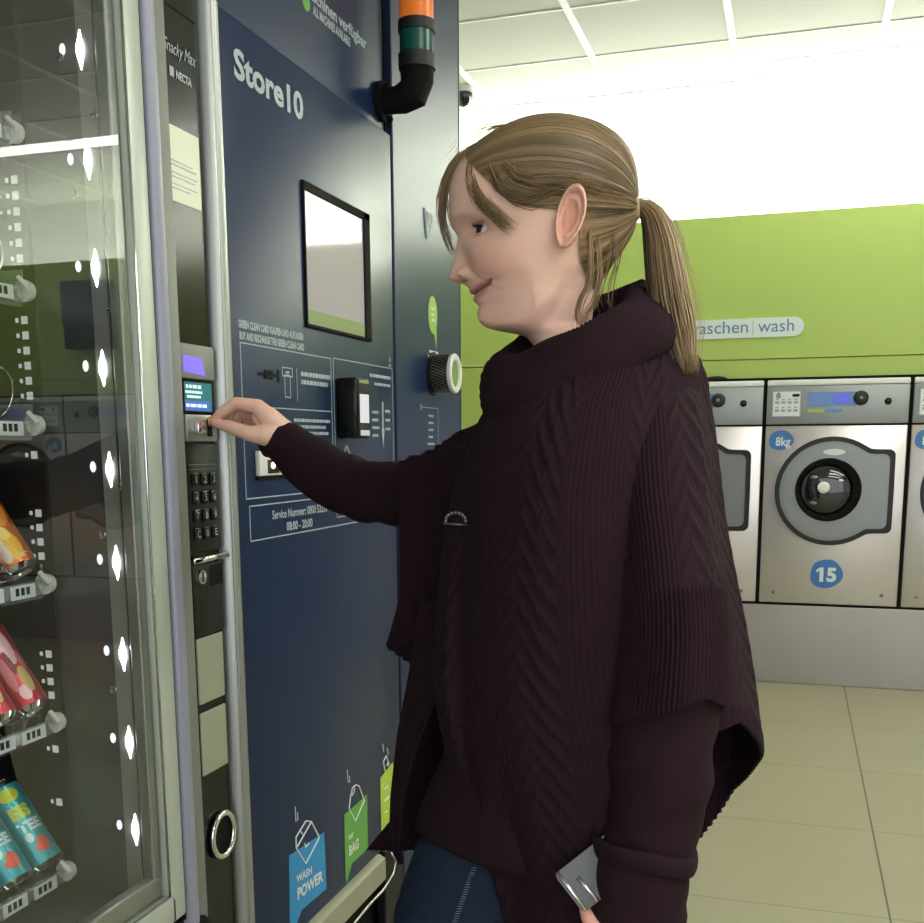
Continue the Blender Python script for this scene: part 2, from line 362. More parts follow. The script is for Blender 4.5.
def make_washer(cx, num, label):
    x0, x1 = cx-.3345, cx+.3345; y = YW
    t = thing('washing_machine', (cx, y, PL), label, 'washing machine', 'washing machines on the steel plinth')
    obj('cabinet', MB().box((x0, y, PL), (x1, YB-.001, 1.33), 0, .006), M['steel'], t, 30)
    obj('foot_strip', MB().box((x0-.0088, y+.002, PL-.012), (x1+.0088, YB, PL)), M['black'], t)
    obj('side_gap', MB().box((x0-.0088, y+.006, PL), (x0, YB, 1.57)).box((x1, y+.006, PL), (x1+.0088, YB, 1.57)).box((x0-.0088, y+.004, 1.557), (x1+.0088, YB, 1.570)), M['black'], t)
    obj('top_edge', MB().box((x0, y-.004, 1.528), (x1, YB-.002, 1.557), 0, .006), M['white_pl'], t, 30)
    c = obj('control_panel', MB().box((x0, y-.006, 1.337), (x1, YB-.002, 1.527), 0, .006), M['ctrl'], t, 30)
    obj('panel_gap', MB().box((x0, y+.003, 1.329), (x1, YB-.003, 1.338)), M['black'], t)
    yc = y-.006
    obj('instruction_card', MB().box((x0+.024, yc-.003, 1.372), (x0+.166, yc, 1.505), 0, .003).box((x0+.03, yc-.004, 1.378), (x0+.16, yc-.002, 1.499), 1), [M['lav'], M['signwhite']], c)
    b = MB()
    b.prism([(x0+.055+.012*math.cos(q), 1.478+.014*math.sin(q)*(1.4 if math.sin(q) > 0 else 1)) for q in np.arange(12)*PI/6], (0, yc-.004, 0), EX, EZ, (0, -.0006, 0))
    b.box((x0+.122, yc-.0046, 1.473), (x0+.156, yc-.004, 1.487), 1)
    for r_ in range(2):
        for k in range(4):
            b.box((x0+.04+.03*k, yc-.0046, 1.40+.04*r_), (x0+.06+.03*k, yc-.004, 1.412+.04*r_), 2)
            b.box((x0+.042+.03*k, yc-.0046, 1.418+.04*r_), (x0+.056+.03*k, yc-.004, 1.424+.04*r_), 2)
    obj('card_print', b, [M['doorgrey'], M['black'], M['ctrl']], c)
    obj('display_field', MB().box((x0+.196, yc-.002, 1.424), (x0+.425, yc, 1.494), 0, .002), M['lcd_blue'], c)
    obj('lcd', MB().box((x0+.318, yc-.004, 1.438), (x0+.39, yc-.001, 1.478), 0, .002), M['lcd_deep'], c)
    k = MB().tube([(x0+.446, yc, 1.462), (x0+.446, yc-.004, 1.462), (x0+.446, yc-.02, 1.462), (x0+.446, yc-.022, 1.462)], [.036, .036, .03, .026], 28)
    kb = obj('knob', k, M['gasket'], c, 35)
    obj('knob_mark', MB().sph((x0+.446, yc-.022, 1.462), (.009, .003, .009)), M['doorgrey'], kb, True)
    b = text_mb('clarus control', .022, (x0+.198, yc-.001, 1.396), EX, EZ, .0006, width=.075, m=0) if False else MB()
    for q in range(6): b.box((x0+.2+.013*q, yc-.0008, 1.394+.002*(q % 2)), (x0+.21+.013*q, yc, 1.408), 0 if q < 6 else 1)
    for q in range(6): b.box((x0+.284+.013*q, yc-.0008, 1.394+.002*(q % 2)), (x0+.294+.013*q, yc, 1.408), 1)
    obj('series_print', b, [M['sticker_l'], M['sticker_b']], c)
    kb = obj('stop_button', MB().tube([(x0+.572, yc, 1.444), (x0+.572, yc-.006, 1.444), (x0+.572, yc-.0065, 1.444)], [.017, .016, .006], 20), M['black'], c, 35)
    obj('button_cap', MB().sph((x0+.572, yc-.008, 1.444), (.010, .006, .010)), M['gasket'], kb, True)
    # 8kg badge
    bz = 1.259; bx = x0+.075
    g_ = obj('load_badge', MB().prism(blob(bx, bz, .060, .051), (0, y, 0), EX, EZ, (0, -.002, 0)), M['blue_badge'], t)
    obj('lettering', text_mb('8kg', .062, (bx-.024, y-.003, bz-.028), EX, EZ, .0005, bold=.001, width=.072), M['white_txt'], g_)
    if num:
        bx, bz = cx-.01, .582
        g_ = obj('number_badge', MB().prism(blob(bx, bz, .079, .077), (0, y, 0), EX, EZ, (0, -.002, 0)), M['blue_badge'], t)
        q_ = text_mb(num, .095, (bx-.031, y-.003, bz-.036), EX, EZ, .0005, bold=.0045, width=.082)
        q_.prism([(0.004, .070), (-.016, .056), (-.016, .042), (.004, .054)], (bx-.031, y-.003, bz-.036), EX, EZ, (0, -.0006, 0))
        obj('lettering', q_, M['white_txt'], g_)
    # door
    dx, dz = cx-.006, 1.003
    d = MB(); o1 = door_outline(.272, .292, .208, .03, dx, dz, 0.0); i1 = door_outline(.249, .268, .185, .03, dx, dz, 0.0)
    ring_prism(d, o1, i1, y-.022, y)
    dg = obj('door', d, M['gasket'], t, 30)
    a1 = door_outline(.251, .27, .187, .03, dx, dz, 0); a2 = door_outline(.236, .254, .172, .03, dx, dz, 0)
    cw = [(dx-.015+.155*math.cos(2*PI*k/144), dz+.008+.155*math.sin(2*PI*k/144)) for k in range(144)]
    d = MB(); ring_prism(d, a1, a2, y-.018, y-.002); ring_prism(d, a2, cw, y-.027, y-.002)
    obj('door_ring', d, M['doorgrey'], dg, 30)
    ccx, ccz = dx-.015, dz+.008
    L = []
    for r_, dy in ((.156, -.026), (.158, -.036), (.152, -.04), (.132, -.036), (.124, -.02)):
        L.append([(ccx+r_*math.cos(2*PI*k/64)-(0.012 if r_ < .14 else 0), y+dy, ccz+r_*math.sin(2*PI*k/64)) for k in range(64)])
    obj('window_ring', MB().rings(L, cap=False), M['black'], dg, 40)
    L = [[(ccx-.012+r_*math.cos(2*PI*k/48), y+dy, ccz+r_*math.sin(2*PI*k/48)) for k in range(48)] for r_, dy in ((.126, -.022), (.115, -.03), (.09, -.038), (.05, -.043), (.004, -.045))]
    obj('glass_bowl', MB().rings(L), M['dglass'], dg, True)
    b = MB()
    for q, (r_, a_) in enumerate(((.075, 2.2), (.07, .7), (.078, 4.1))):
        b.sph((ccx-.012+r_*math.cos(a_), y-.036, ccz+r_*math.sin(a_)), (.034, .004, .014), 0, 12, 6)
    b.sph((ccx-.022, y-.047, ccz+.012), (.03, .006, .03), 1)
    obj('drum_hub', b, [M['drum'], M['white_pl']], dg, True)
    obj('name_plate', MB().prism([(cx+.0+.053*math.cos(q), dz+.195+.016*math.sin(q)) for q in np.arange(24)*PI/12], (0, y-.027, 0), EX, EZ, (0, -.001, 0)), M['signwhite'], dg)
    for sx in (x0+.07, x1-.075):
        obj('screw', MB().sph((sx, y-.001, PL+.055), (.010, .004, .010), 0, 12, 6), M['doorgrey'], t, True)
    return t
pitch = .687; c0 = 1.0885
wm = make_washer(c0, '15', 'stainless front-loading washing machine with round blue badge 15 and full door in view')
wl = make_washer(c0-pitch, None, 'stainless washing machine partly hidden behind the woman, left of number 15')
wr = copy_tree(wl); wr.location.x = c0+pitch; wr['label'] = 'stainless washing machine cut off by the right edge of the photo'
for k, lab in ((2, 'stainless washing machine second to the right of number 15, outside the frame'), (3, 'stainless washing machine third to the right of number 15, reflected in vending glass'), (4, 'stainless washing machine fourth to the right of number 15, reflected in vending glass'), (-2, 'stainless washing machine at the left end of the row, covered by the woman')):
    w = copy_tree(wl); w.location.x = c0+pitch*k; w['label'] = lab
t = thing('detergent_lid', (0.58, YW+.02, 1.568), 'small dark curved lid lying on the washing machine left of number 15', 'lid')
lz = on(716, 379, 1, YW+.02)
t.location = (lz[0], YW+.018, 1.568)
obj('cover', MB().prism([(.06*math.cos(q), .016*math.sin(q)) for q in np.linspace(0, PI, 12)], (lz[0], YW+.008, 1.5685), EX, EZ, (0, .02, 0)), M['gasket'], t, 30)

# blue dispenser hung on the lime wall, seen mirrored in the vending glass
t = thing('wall_dispenser', (3.24, YB, 1.85), 'slate blue box on the lime wall, seen mirrored in the vending glass', 'dispenser')
obj('housing', MB().box((3.08, YB-.12, 1.97), (3.40, YB-.001, 2.24), 0, .01), mat('slate_blue', (70, 80, 96), 0.4), t, 30)
obj('drawer', MB().box((3.085, YB-.11, 1.84), (3.395, YB-.001, 1.968), 0, .005), M['dark_pl'], t, 30)

# ------------------------------------------------------------------ snack vending machine (front plane x = 0)
ZT, ZB = 2.02, 0.0
vm = thing('vending_machine', (-.35, 1.05, 0), 'tall glass-fronted vending machine with cans, aluminium frame and keypad column', 'vending machine')
YA = 0.30
obj('cabinet', MB().box((-.80, YA, .02), (-.004, 1.43, .50), 0, .006).box((-.80, YA, .50), (-.76, 1.52, ZT)).box((-.80, YA-.02, .02), (-.004, YA, ZT)).box((-.80, YA, ZT), (-.004, 1.52, ZT+.03)).box((-.80, 1.318, .50), (-.02, 1.33, ZT)), M['dark_pl'], vm)
li = MB().box((-.60, 1.305, .555), (-.03, 1.317, ZT-.01)).box((-.60, YA, .545), (-.01, 1.317, .555))
obj('lining', li, M['inner'], vm)
obj('back_lining', MB().box((-.62, YA, .555), (-.60, 1.317, ZT)).box((-.60, 1.303, .556), (-.205, 1.3052, ZT)), M['inner_dk'], vm)
rl = MB().box((-.205, 1.297, .57), (-.158, 1.304, ZT-.02))
z = .70
TR = [1.684, 1.47, 1.281, 1.047, .833, .592]
while z < 1.635:
    if min(abs(z-q) for q in TR) > .03 and not any(q+.12 < z < q+.19 for q in TR[3:]):
        rl.box((-.180, 1.2955, z-.0055), (-.170, 1.2972, z+.0055), 1)  # glowing squares stand for light showing through the rail
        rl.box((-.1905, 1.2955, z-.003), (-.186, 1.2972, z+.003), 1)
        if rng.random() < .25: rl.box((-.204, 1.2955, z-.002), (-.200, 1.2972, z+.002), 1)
    z += .0215
obj('slotted_rail', rl, [M['rail'], M['hole_glow']], vm)
for x, z in ((-.081, 1.598), (-.034, 1.442), (-.032, 1.191), (-.07, 1.121), (-.028, .953), (-.068, .886), (-.027, .728), (-.022, .618), (-.09, 1.78), (-.04, 1.70)):
    obj('screw', MB().tube([(x, 1.305, z), (x, 1.303, z), (x, 1.3015, z)], [.006, .006, .003], 14), M['chrome'], vm, 40)
for k, z in enumerate((1.93, 1.785, 1.642, 1.498, 1.360, 1.216, 1.080, .942, .806, .667)):
    x = -.0575+.0017*k
    m_ = MB(); R = []
    for dz, w in ((-.028, .0008), (-.016, .0028), (-.005, .0058), (.006, .0058), (.016, .0028), (.028, .0008)):
        R.append([(x+w*math.cos(a), 1.3035-abs(w)*.5+w*.4*math.sin(a), z+dz) for a in np.arange(10)*PI/5])
    m_.rings(R)
    l_ = obj('led', m_, M['lens'], vm, True)
    obj('led_reflection', MB().sph((x-.030, 1.3035, z+.004), (.005, .002, .008), 0, 12, 8), M['led_reflex'], l_, True)  # weak emissive dot standing in for the LED's reflection
lens_strip = MB().box((-.062, 1.3025, .56), (-.036, 1.305, ZT-.02)); obj('led_strip', lens_strip, M['grey_pl'], vm)

def helix(y, z, r, n=4, pitch=.055, k=28):
    a = np.linspace(0, 2*PI*n, n*k); return np.stack([-.172-pitch*a/(2*PI), y+r*np.sin(a), z+r*np.cos(a)], 1)
for k, z in enumerate(TR):
    sh = obj('shelf_tray', MB().box((-.58, YA+.02, z-.006), (-.168, 1.292, z-.002)).box((-.58, 1.289, z-.006), (-.168, 1.292, z+.03)).box((-.172, YA+.02, z-.022), (-.168, 1.286, z+.004)), M['chrome'] if k > 2 else M['alu'], vm)
    obj('price_channel', MB().box((-.168, YA+.02, z-.016), (-.160, 1.278, z+.006), 0, .003), M['clearpl'], sh)
    obj('end_roller', MB().tube([(-.163, 1.282, z), (-.163, 1.294, z)], [.016, .014], 16).tube([(-.1665, 1.279, z+.018), (-.150, 1.279, z+.002)], .004, 8), M['white_pl'], sh, 40)
    for y in (1.237, 1.172):
        tg = MB().box((-.1605, y-.028, z-.0155), (-.1585, y+.022, z+.0045), 0, .001)
        for q in range(3): tg.box((-.1586, y-.020+.011*q, z-.010), (-.158, y-.013+.011*q, z+.001), 1)
        obj('price_tag', tg, [M['signwhite'], M['dark_pl']], sh)
    if k in (1, 2, 3, 4, 5):
        for y in (1.237, 1.172):
            obj('spiral', MB().tube(helix(y, z+.043, .036, 3), .0016, 6), M['chrome'], sh, True)

def can(y, z, col, label, kind):
    th = math.radians(34); ax = np.array([-math.sin(th), 0, math.cos(th)]); ex = np.array([math.cos(th), 0, math.sin(th)]); ey = EY
    b0 = np.array([-.165, y, z]); L, R_ = .148, .029
    P = lambda r, h, a, e=0: b0 + ax*h + (r+e)*(math.cos(a)*ex+math.sin(a)*ey)
    t = thing('drink_can', tuple(b0), label, 'can', 'drink cans on the vending shelves')
    prof = [(.001, .006), (.016, .005), (.021, .000), (.0235, .002), (.0285, .008), (R_, .012), (R_, L-.014), (.0285, L-.010), (.0245, L-.002), (.0245, L), (.023, L-.001), (.0225, L-.006), (.001, L-.006)]
    ang = np.arange(36)*2*PI/36
    ring_ = [[P(r, h, a) for a in ang] for r, h in prof]
    obj('metal_ends', MB().rings(ring_[:5], cap=False).rings(ring_[7:], cap=False), M['chrome'], t, 40)
    mats = [mat('can_print_'+kind, col[0], .28, .45)] + [mat('can_ink', c, .35, .2) for c in col[1:]]
    body = MB().rings(ring_[4:8], cap=False)
    # printed art as thin patches wrapped on the barrel
    def patch(a0, h0, ra, rh, mi, n=14, sq=2.0):
        pts = []
        for q in np.arange(n)*2*PI/n:
            c_, s_ = math.cos(q), math.sin(q); pts.append(P(R_, h0+rh*math.copysign(abs(s_)**(2/sq), s_), a0+ra*math.copysign(abs(c_)**(2/sq), c_), .0004))
        ctr = P(R_, h0, a0, .0006); mid = [P(R_, h0+rh*.5*math.sin(q), a0+ra*.5*math.cos(q), .0005) for q in np.arange(n)*2*PI/n]
        v = pts+mid+[ctr]; f = [(i, (i+1) % n, n+(i+1) % n, n+i) for i in range(n)]+[(n+i, n+(i+1) % n, 2*n) for i in range(n)]
        body.add(v, f, mi)
    def wrap_text(txt, size, a0, h0, mi, bold=0):
        m2 = text_mb(txt, size, (0, 0, 0), (1, 0, 0), (0, 1, 0), 0, bold=bold, align='CENTER')
        if not m2.v: return
        Q = m2.v[0]; body.add([P(R_, h0+q[1], a0+q[0]/R_, .0007) for q in Q], m2.f, mi)
    if kind == 'orange':
        patch(-.55, .035, .5, .024, 2); patch(-.6, .052, .28, .014, 3); patch(-.35, .095, .55, .03, 1); patch(-1.0, .03, .3, .02, 4)
        patch(-.3, .018, 2.6, .005, 4, 40, 6)
    elif kind == 'red':
        for a_, h_, ra, rh, mi in ((-.3, .10, .35, .03, 1), (-.9, .06, .25, .03, 2), (-.2, .045, .3, .022, 3), (-.6, .026, .3, .012, 1), (-1.1, .11, .2, .02, 3), (-.55, .075, .15, .02, 4), (.1, .075, .2, .016, 2)): patch(a_, h_, ra, rh, mi)
        wrap_text('Kirsche', .018, -.5, .052, 1) if False else None
    else:
        patch(-.55, .122, .55, .011, 1); wrap_text('EIS', .026, -.5, .083, 1, .0015); wrap_text('TEE', .022, -.4, .060, 2, .001)
        patch(-.28, .034, .32, .013, 3); patch(-.55, .030, .22, .006, 3); patch(-.75, .05, .2, .008, 2)
    obj('printed_barrel', body, mats, t, 40)
    return t
OR = [(222, 112, 28), (235, 150, 60), (246, 190, 60), (250, 225, 120), (238, 232, 220)]
RD = [(186, 40, 62), (236, 190, 196), (214, 120, 132), (205, 190, 120), (110, 20, 40)]
TE = [(64, 164, 172), (196, 202, 60), (215, 232, 230), (222, 84, 66)]
can(1.237, 1.068, OR, 'orange drink can with silver base leaning back on the shelf, right end', 'orange')
can(1.172, 1.068, OR, 'second orange can on the upper can shelf, at the left photo edge', 'orange')
can(1.240, .860, RD, 'red and pink drink can leaning back, right end of the middle shelf', 'red')
can(1.174, .858, RD, 'second red can on the middle shelf, at the left photo edge', 'red')
can(1.246, .614, TE, 'teal iced tea can leaning back, right end of the lowest shelf', 'teal')
can(1.180, .613, TE, 'second teal can, lower left beside the right-end teal can', 'teal')
t = thing('snack_packet', (-.25, 1.22, 1.475), 'bright green packet on the upper vending shelf at the left edge', 'packet')
pk = MB(); R = []
for h, w, d in ((0, .034, .001), (.012, .036, .010), (.05, .036, .018), (.09, .036, .010), (.105, .034, .001)):
    R.append([(-.235-.3*h+d*math.cos(a), 1.225+w*math.copysign(abs(math.sin(a))**.6, math.sin(a)), 1.478+h) for a in np.arange(20)*PI/10])
obj('wrapper', pk.rings(R), mat('green_foil', (90, 170, 70), .3, .2), t, True)

# door frame and pane
fr = MB().box((-.022, 1.316, .512), (.006, 1.356, ZT), 0, .005).box((-.022, YA, .512), (.006, 1.33, .556), 0, .005).box((-.022, YA, ZT-.06), (.006, 1.33, ZT), 0, .005).box((-.022, YA, .55), (.006, YA+.04, ZT-.05), 0, .005)
f_ = obj('door_frame', fr, M['cream_alu'], vm, 30)
obj('inner_ledge', MB().box((-.030, YA, .558), (-.010, 1.312, .592), 0, .003).box((-.030, 1.297, .592), (-.009, 1.316, ZT-.06), 0, .003), M['alu'], f_)
obj('edge_bead', MB().tube([(.003, 1.3165, .558), (.003, 1.3165, ZT-.06)], .0022, 8).tube([(.003, YA+.04, .557), (.003, 1.3165, .557)], .0022, 8), M['chrome'], f_, True)
obj('glass_pane', MB().box((-.0085, YA+.03, .55), (-.004, 1.318, ZT-.05)), M['glass'], vm)
pr = []
for z in (.488, ZT):
    pr.append([(.004+.010*math.sin(q), 1.361+.013*(1-math.cos(q)), z) for q in np.linspace(0, PI, 12)]+[(-.02, 1.387, z), (-.02, 1.361, z)])
obj('door_profile', MB().rings(pr), M['lav'], vm, 40)
obj('door_gap', MB().box((-.02, 1.354, .50), (.001, 1.362, ZT)), M['black'], vm)
obj('column_edge', MB().box((-.03, 1.386, .470), (.004, 1.421, ZT), 0, .003), M['grey_pl'], vm, 30)
# control column
cl = obj('control_column', MB().box((-.06, 1.420, .0), (-.004, 1.518, ZT)), M['gloss_blk'], vm)
obj('column_joint', MB().box((-.004, 1.420, 1.885), (-.0035, 1.518, 1.888)), M['black'], cl)
obj('column_gap', MB().box((-.05, 1.518, 0), (-.012, 1.530, ZT)), M['black'], vm)
mb = text_mb('Snacky Max', .026, (-.0035, 1.425, 1.822), EY, EZ, .0006, shear=.35, width=.087)
mb = text_mb('NECTA', .016, (-.0035, 1.455, 1.790), EY, EZ, .0006, bold=.0006, width=.042, mb=mb)
mb.box((-.0035, 1.438, 1.789), (-.0029, 1.449, 1.803))
obj('lettering', mb, M['dim_txt'], cl)
lb = MB().box((-.004, 1.421, 1.612), (-.0028, 1.510, 1.720))
for q, (w, z) in enumerate(((.06, 1.670), (.07, 1.664), (.07, 1.653), (.065, 1.647), (.07, 1.637), (.05, 1.631))): lb.box((-.0029, 1.428, z-.0012), (-.0025, 1.428+w, z+.0012), 1)
obj('paper_label', lb, [M['label'], M['ctrl']], cl)
bz = MB().box((-.004, 1.420, 1.352), (.004, 1.517, 1.405), 0, .004)
b_ = obj('display_bezel', bz, M['grey_pl'], cl, 30)
obj('lit_window', MB().prism([(1.424, 1.362), (1.486, 1.358), (1.476, 1.385), (1.424, 1.387)], (.0041, 0, 0), EY, EZ, (.001, 0, 0)), M['purple'], b_)
d_ = obj('display', MB().box((-.004, 1.426, 1.300), (.001, 1.516, 1.350), 0, .002), M['black'], cl)
obj('lcd', MB().box((.001, 1.429, 1.303), (.0016, 1.508, 1.347)), M['tealcd'], d_)
obj('lcd_bar', MB().box((.0016, 1.429, 1.304), (.0019, 1.500, 1.319)), M['lcdbar'], d_)
b = MB()
def greek(mb, y0, y1, z, h, x, m=0, ww=.012):
    y = y0
    while y < y1-.002:
        w = min(ww*(.5+rng.random()), y1-y); mb.box((x, y, z), (x+.0004, y+w, z+h), m); y += w+ww*.25
greek(b, 1.433, 1.476, 1.338, .005, .0017); greek(b, 1.431, 1.482, 1.330, .004, .0017, ww=.006); greek(b, 1.435, 1.476, 1.323, .004, .0017, ww=.006); greek(b, 1.431, 1.490, 1.309, .005, .002)
obj('lcd_print', b, M['lcdtxt'], d_)
cp = obj('coin_plate', MB().box((-.004, 1.428, 1.256), (.003, 1.519, 1.298), 0, .003), M['alu'], cl, 30)
obj('coin_knob', MB().box((.003, 1.448, 1.268), (.012, 1.474, 1.288), 0, .004), M['chrome'], cp, 30)
obj('coin_slot', MB().box((.003, 1.486, 1.264), (.006, 1.499, 1.292), 0, .002), M['black'], cp)
kp = obj('keypad', MB().box((-.004, 1.426, 1.082), (.001, 1.519, 1.252), 0, .003), M['dark_pl'], cl, 30)
obj('pad_line', MB().box((.001, 1.432, 1.2195), (.0015, 1.512, 1.2205)).box((.001, 1.432, 1.2125), (.0013, 1.512, 1.2132)), M['grey_pl'], kp)
for r_ in range(4):
    for c_ in range(3):
        y, z = 1.444+.0265*c_, 1.197-.0285*r_
        k_ = obj('key', MB().box((.001, y-.009, z-.010), (.0055, y+.009, z+.010), 0, .003), M['gloss_blk'], kp, 30)
        ch = '123456789'[r_*3+c_] if r_ < 3 else 'C0E'[c_]
        if True:
            q = text_mb(ch, .016, (.0056, y-.0045, z-.0055), EY, EZ, .0004); 
            o_ = obj('key_mark', q, M['dim_txt'], kp)
obj('chrome_bar', MB().tube([(.006, 1.424, 1.070), (.006, 1.528, 1.070)], [(.005, .004)]*2, 12), M['chrome'], cl, True)
lp = obj('lock_panel', MB().box((-.004, 1.428, .946), (.001, 1.518, 1.062), 0, .003), M['dark_pl'], cl, 30)
lk = obj('lock', MB().tube([(.001, 1.449, 1.042), (.006, 1.449, 1.042), (.0065, 1.449, 1.042)], [.0125, .0115, .007], 24), M['chrome'], lp, 40)
obj('keyhole', MB().box((.0064, 1.4475, 1.034), (.007, 1.4505, 1.050)), M['black'], lk)
obj('card_slot', MB().box((.0005, 1.478, 1.024), (.0018, 1.517, 1.058), 0, .002), M['black'], lp)
obj('blank_plate', MB().box((-.004, 1.433, .834), (.0, 1.512, .943), 0, .002), M['cream'], cl)
obj('blank_plate', MB().box((-.004, 1.433, .714), (.0, 1.512, .820), 0, .002), M['cream'], cl)
R = []
for a in np.arange(48)*2*PI/48:
    R.append([(.002+.005*math.cos(q), 1.482+(.034+.0055*math.sin(q))*math.cos(a)*1.0, .597+(.037+.0055*math.sin(q))*math.sin(a)) for q in np.arange(10)*PI/5])
R.append(R[0])
rg = obj('return_ring', MB().rings(R, cap=False), M['chrome'], cl, True)
obj('return_well', MB().tube([(-.002, 1.482, .597), (-.0035, 1.482, .597)], [.034, .034], 32), M['black'], rg)
obj('foot_cap', MB().sph((-.004, 1.385, .462), (.022, .042, .032), 0, 20, 12), M['black'], vm, True)

# ------------------------------------------------------------------ wash payment kiosk and blue column
ks = thing('payment_kiosk', (-.4, 1.93, 0), 'dark blue laundry payment kiosk with screen, card reader and coloured stickers', 'kiosk')
YL, YR = 1.566, 2.325
ZP0, ZP1 = .292, 1.937
obj('cabinet', MB().box((-.85, 1.532, .0), (-.034, 2.335, 2.62)), M['navy_side'], ks)
obj('door_panel', MB().box((-.034, YL, ZP0), (0, YR, ZP1), 0, .003), M['navy'], ks, 30)
obj('panel_shadow_gap', MB().box((-.04, YR, .1), (-.012, 2.337, 2.62)), M['black'], ks)
pr = []
for z in (.30, 1.932):
    pr.append([(-.030, 1.531, z), (.004, 1.531, z), (.010, 1.536, z), (.010, 1.540, z), (.006, 1.545, z)] + [(.006+.006*math.sin(q), 1.545+.010*(1-math.cos(q)), z) for q in np.linspace(.2, PI, 8)] + [(.004, 1.566, z), (-.03, 1.566, z)])
obj('edge_profile', MB().rings(pr), M['alu'], ks, 40)
fa = obj('fascia', MB().box((-.034, 1.534, 1.945), (-.014, 2.322, 2.62), 0, .002), M['navy'], ks)
def base_text(txt, a_px, b_px, hpx, x, bold=.0006, mb=None, size_k=1.5):
    A = on(*a_px, 0, x); B = on(*b_px, 0, x); T = on(a_px[0], a_px[1]-hpx, 0, x)
    ex = B-A; ex[2] = 0; w = np.linalg.norm(ex)
    return text_mb(txt, (T[2]-A[2])*size_k, A, EY, EZ, .0005, bold=bold, width=w, mb=mb)
mb = base_text('Maschinen verfügbar', (303, -8), (366, 41), 12, -.0138, .0008)
mb = base_text('ALL MACHINES AVAILABLE', (313, 14), (350, 42), 8.5, -.0138, .0008, mb)
obj('lettering', mb, M['dim_txt'], fa)
pa = P_pts = None
y_, z_ = on(306, 2, 0, -.0138)[1:]
obj('round_mark', MB().tube([(-.0138, y_, z_), (-.0132, y_, z_)], .016, 20), M['sticker_g'], fa)
mb = base_text('Store10', (234, 75.5), (303, 109), 27, .0004, .0020)
P0 = on(234, 75.5, 0, .0004); w_ = on(303, 109, 0, .0004)[1]-P0[1]; h_ = on(234, 48.5, 0, .0004)[2]-P0[2]
mb.prism([(.795*w_, h_), (.745*w_, .80*h_), (.745*w_, .66*h_), (.795*w_, .84*h_)], P0, EY, EZ, (.0006, 0, 0))
def mm(y, z): return (.0003, y, z)
obj('lettering', mb, M['dim_txt'], ks)
def rect_line(mb, y0, z0, y1, z1, w=.0022, x=.0003, h=.0005, m=0):
    mb.box((x, y0, z0), (x+h, y0+w, z1), m).box((x, y1-w, z0), (x+h, y1, z1), m).box((x, y0, z0), (x+h, y1, z0+w), m).box((x, y0, z1-w), (x+h, y1, z1), m); return mb
ln = MB(); rect_line(ln, 1.607, 1.157, 1.972, 1.422); rect_line(ln, 1.982, 1.10, 2.312, 1.424); rect_line(ln, 1.617, 1.083, 2.312, 1.146)
ln.box((.0003, 1.607, 1.315), (.0008, 1.972, 1.317))
obj('panel_lines', ln, M['dim_txt'], ks)
mb = text_mb('GREEN CLEAN CARD KAUFEN UND AUFLADEN', .017, (.0004, 1.604, 1.446), EY, EZ, .0005, bold=.0009, width=.245)
obj('card_heading', mb, M['dim_txt'], ks)
mb = text_mb('BUY AND RECHARGE THE GREEN CLEAN CARD', .017, (.0004, 1.606, 1.427), EY, EZ, .0005, bold=.0009, width=.245)
obj('card_heading', mb, M['dim_txt'], ks)
mb = text_mb('Service Nummer: 0800 52233', .022, (.0004, 1.700, 1.117), EY, EZ, .0005, bold=.0004, width=.235)
obj('service_number', mb, M['dim_txt'], ks)
mb = text_mb('08:00 - 20:00', .022, (.0004, 1.755, 1.092), EY, EZ, .0005, bold=.0006, width=.11)
obj('opening_hours', mb, M['dim_txt'], ks)
b = MB()
for (y0, y1, z, n, h) in ((1.835, 1.965, 1.379, 1, .008), (1.835, 1.955, 1.364, 1, .008), (1.80, 1.96, 1.293, 1, .006), (1.80, 1.94, 1.281, 1, .006), (1.80, 1.955, 1.269, 1, .006), (1.805, 1.96, 1.246, 1, .006), (1.805, 1.95, 1.234, 1, .006), (2.175, 2.30, 1.397, 1, .007), (2.20, 2.30, 1.380, 1, .006)):
    b = MB(); greek(b, y0, y1, z, h, .0004, ww=.010); obj('print_line', b, M['dim_txt'], ks)
b = MB()
for q in range(4): greek(b, 2.185, 2.225-.006*(q % 2), 1.318-.017*q, .006, .0004, ww=.008)
for q in range(3): greek(b, 2.262, 2.292, 1.322-.020*q, .006, .0004, ww=.008)
obj('small_print', b, M['dim_txt'], ks); b = MB()
b.box((.0004, 2.243, 1.285), (.0008, 2.252, 1.345)).prism([(2.238, 1.285), (2.257, 1.285), (2.2475, 1.245)], (.0004, 0, 0), EY, EZ, (.0004, 0, 0))
obj('arrow_mark', b, M['dim_txt'], ks); b = MB()
b.box((.0004, 2.292, 1.438), (.0008, 2.302, 1.447)).box((.0004, 2.290, 1.426), (.0008, 2.304, 1.432))
obj('small_print', b, M['dim_txt'], ks)
# banknote / coin pictogram and dark slot
b = MB(); rect_line(b, 1.758, 1.374, 1.800, 1.391, .002); rect_line(b, 1.766, 1.336, 1.790, 1.378, .002)
b.box((.0003, 1.816, 1.330), (.0008, 1.8175, 1.392)); b.box((.0003, 1.772, 1.380), (.0008, 1.786, 1.384))
obj('coin_pictogram', b, M['dim_txt'], ks)
obj('coin_slit', MB().box((0, 1.665, 1.371), (.002, 1.738, 1.376), 0, .0008).box((0, 1.688, 1.366), (.003, 1.718, 1.381), 0, .002).box((0, 1.738, 1.362), (.0015, 1.745, 1.384)), M['black'], ks)
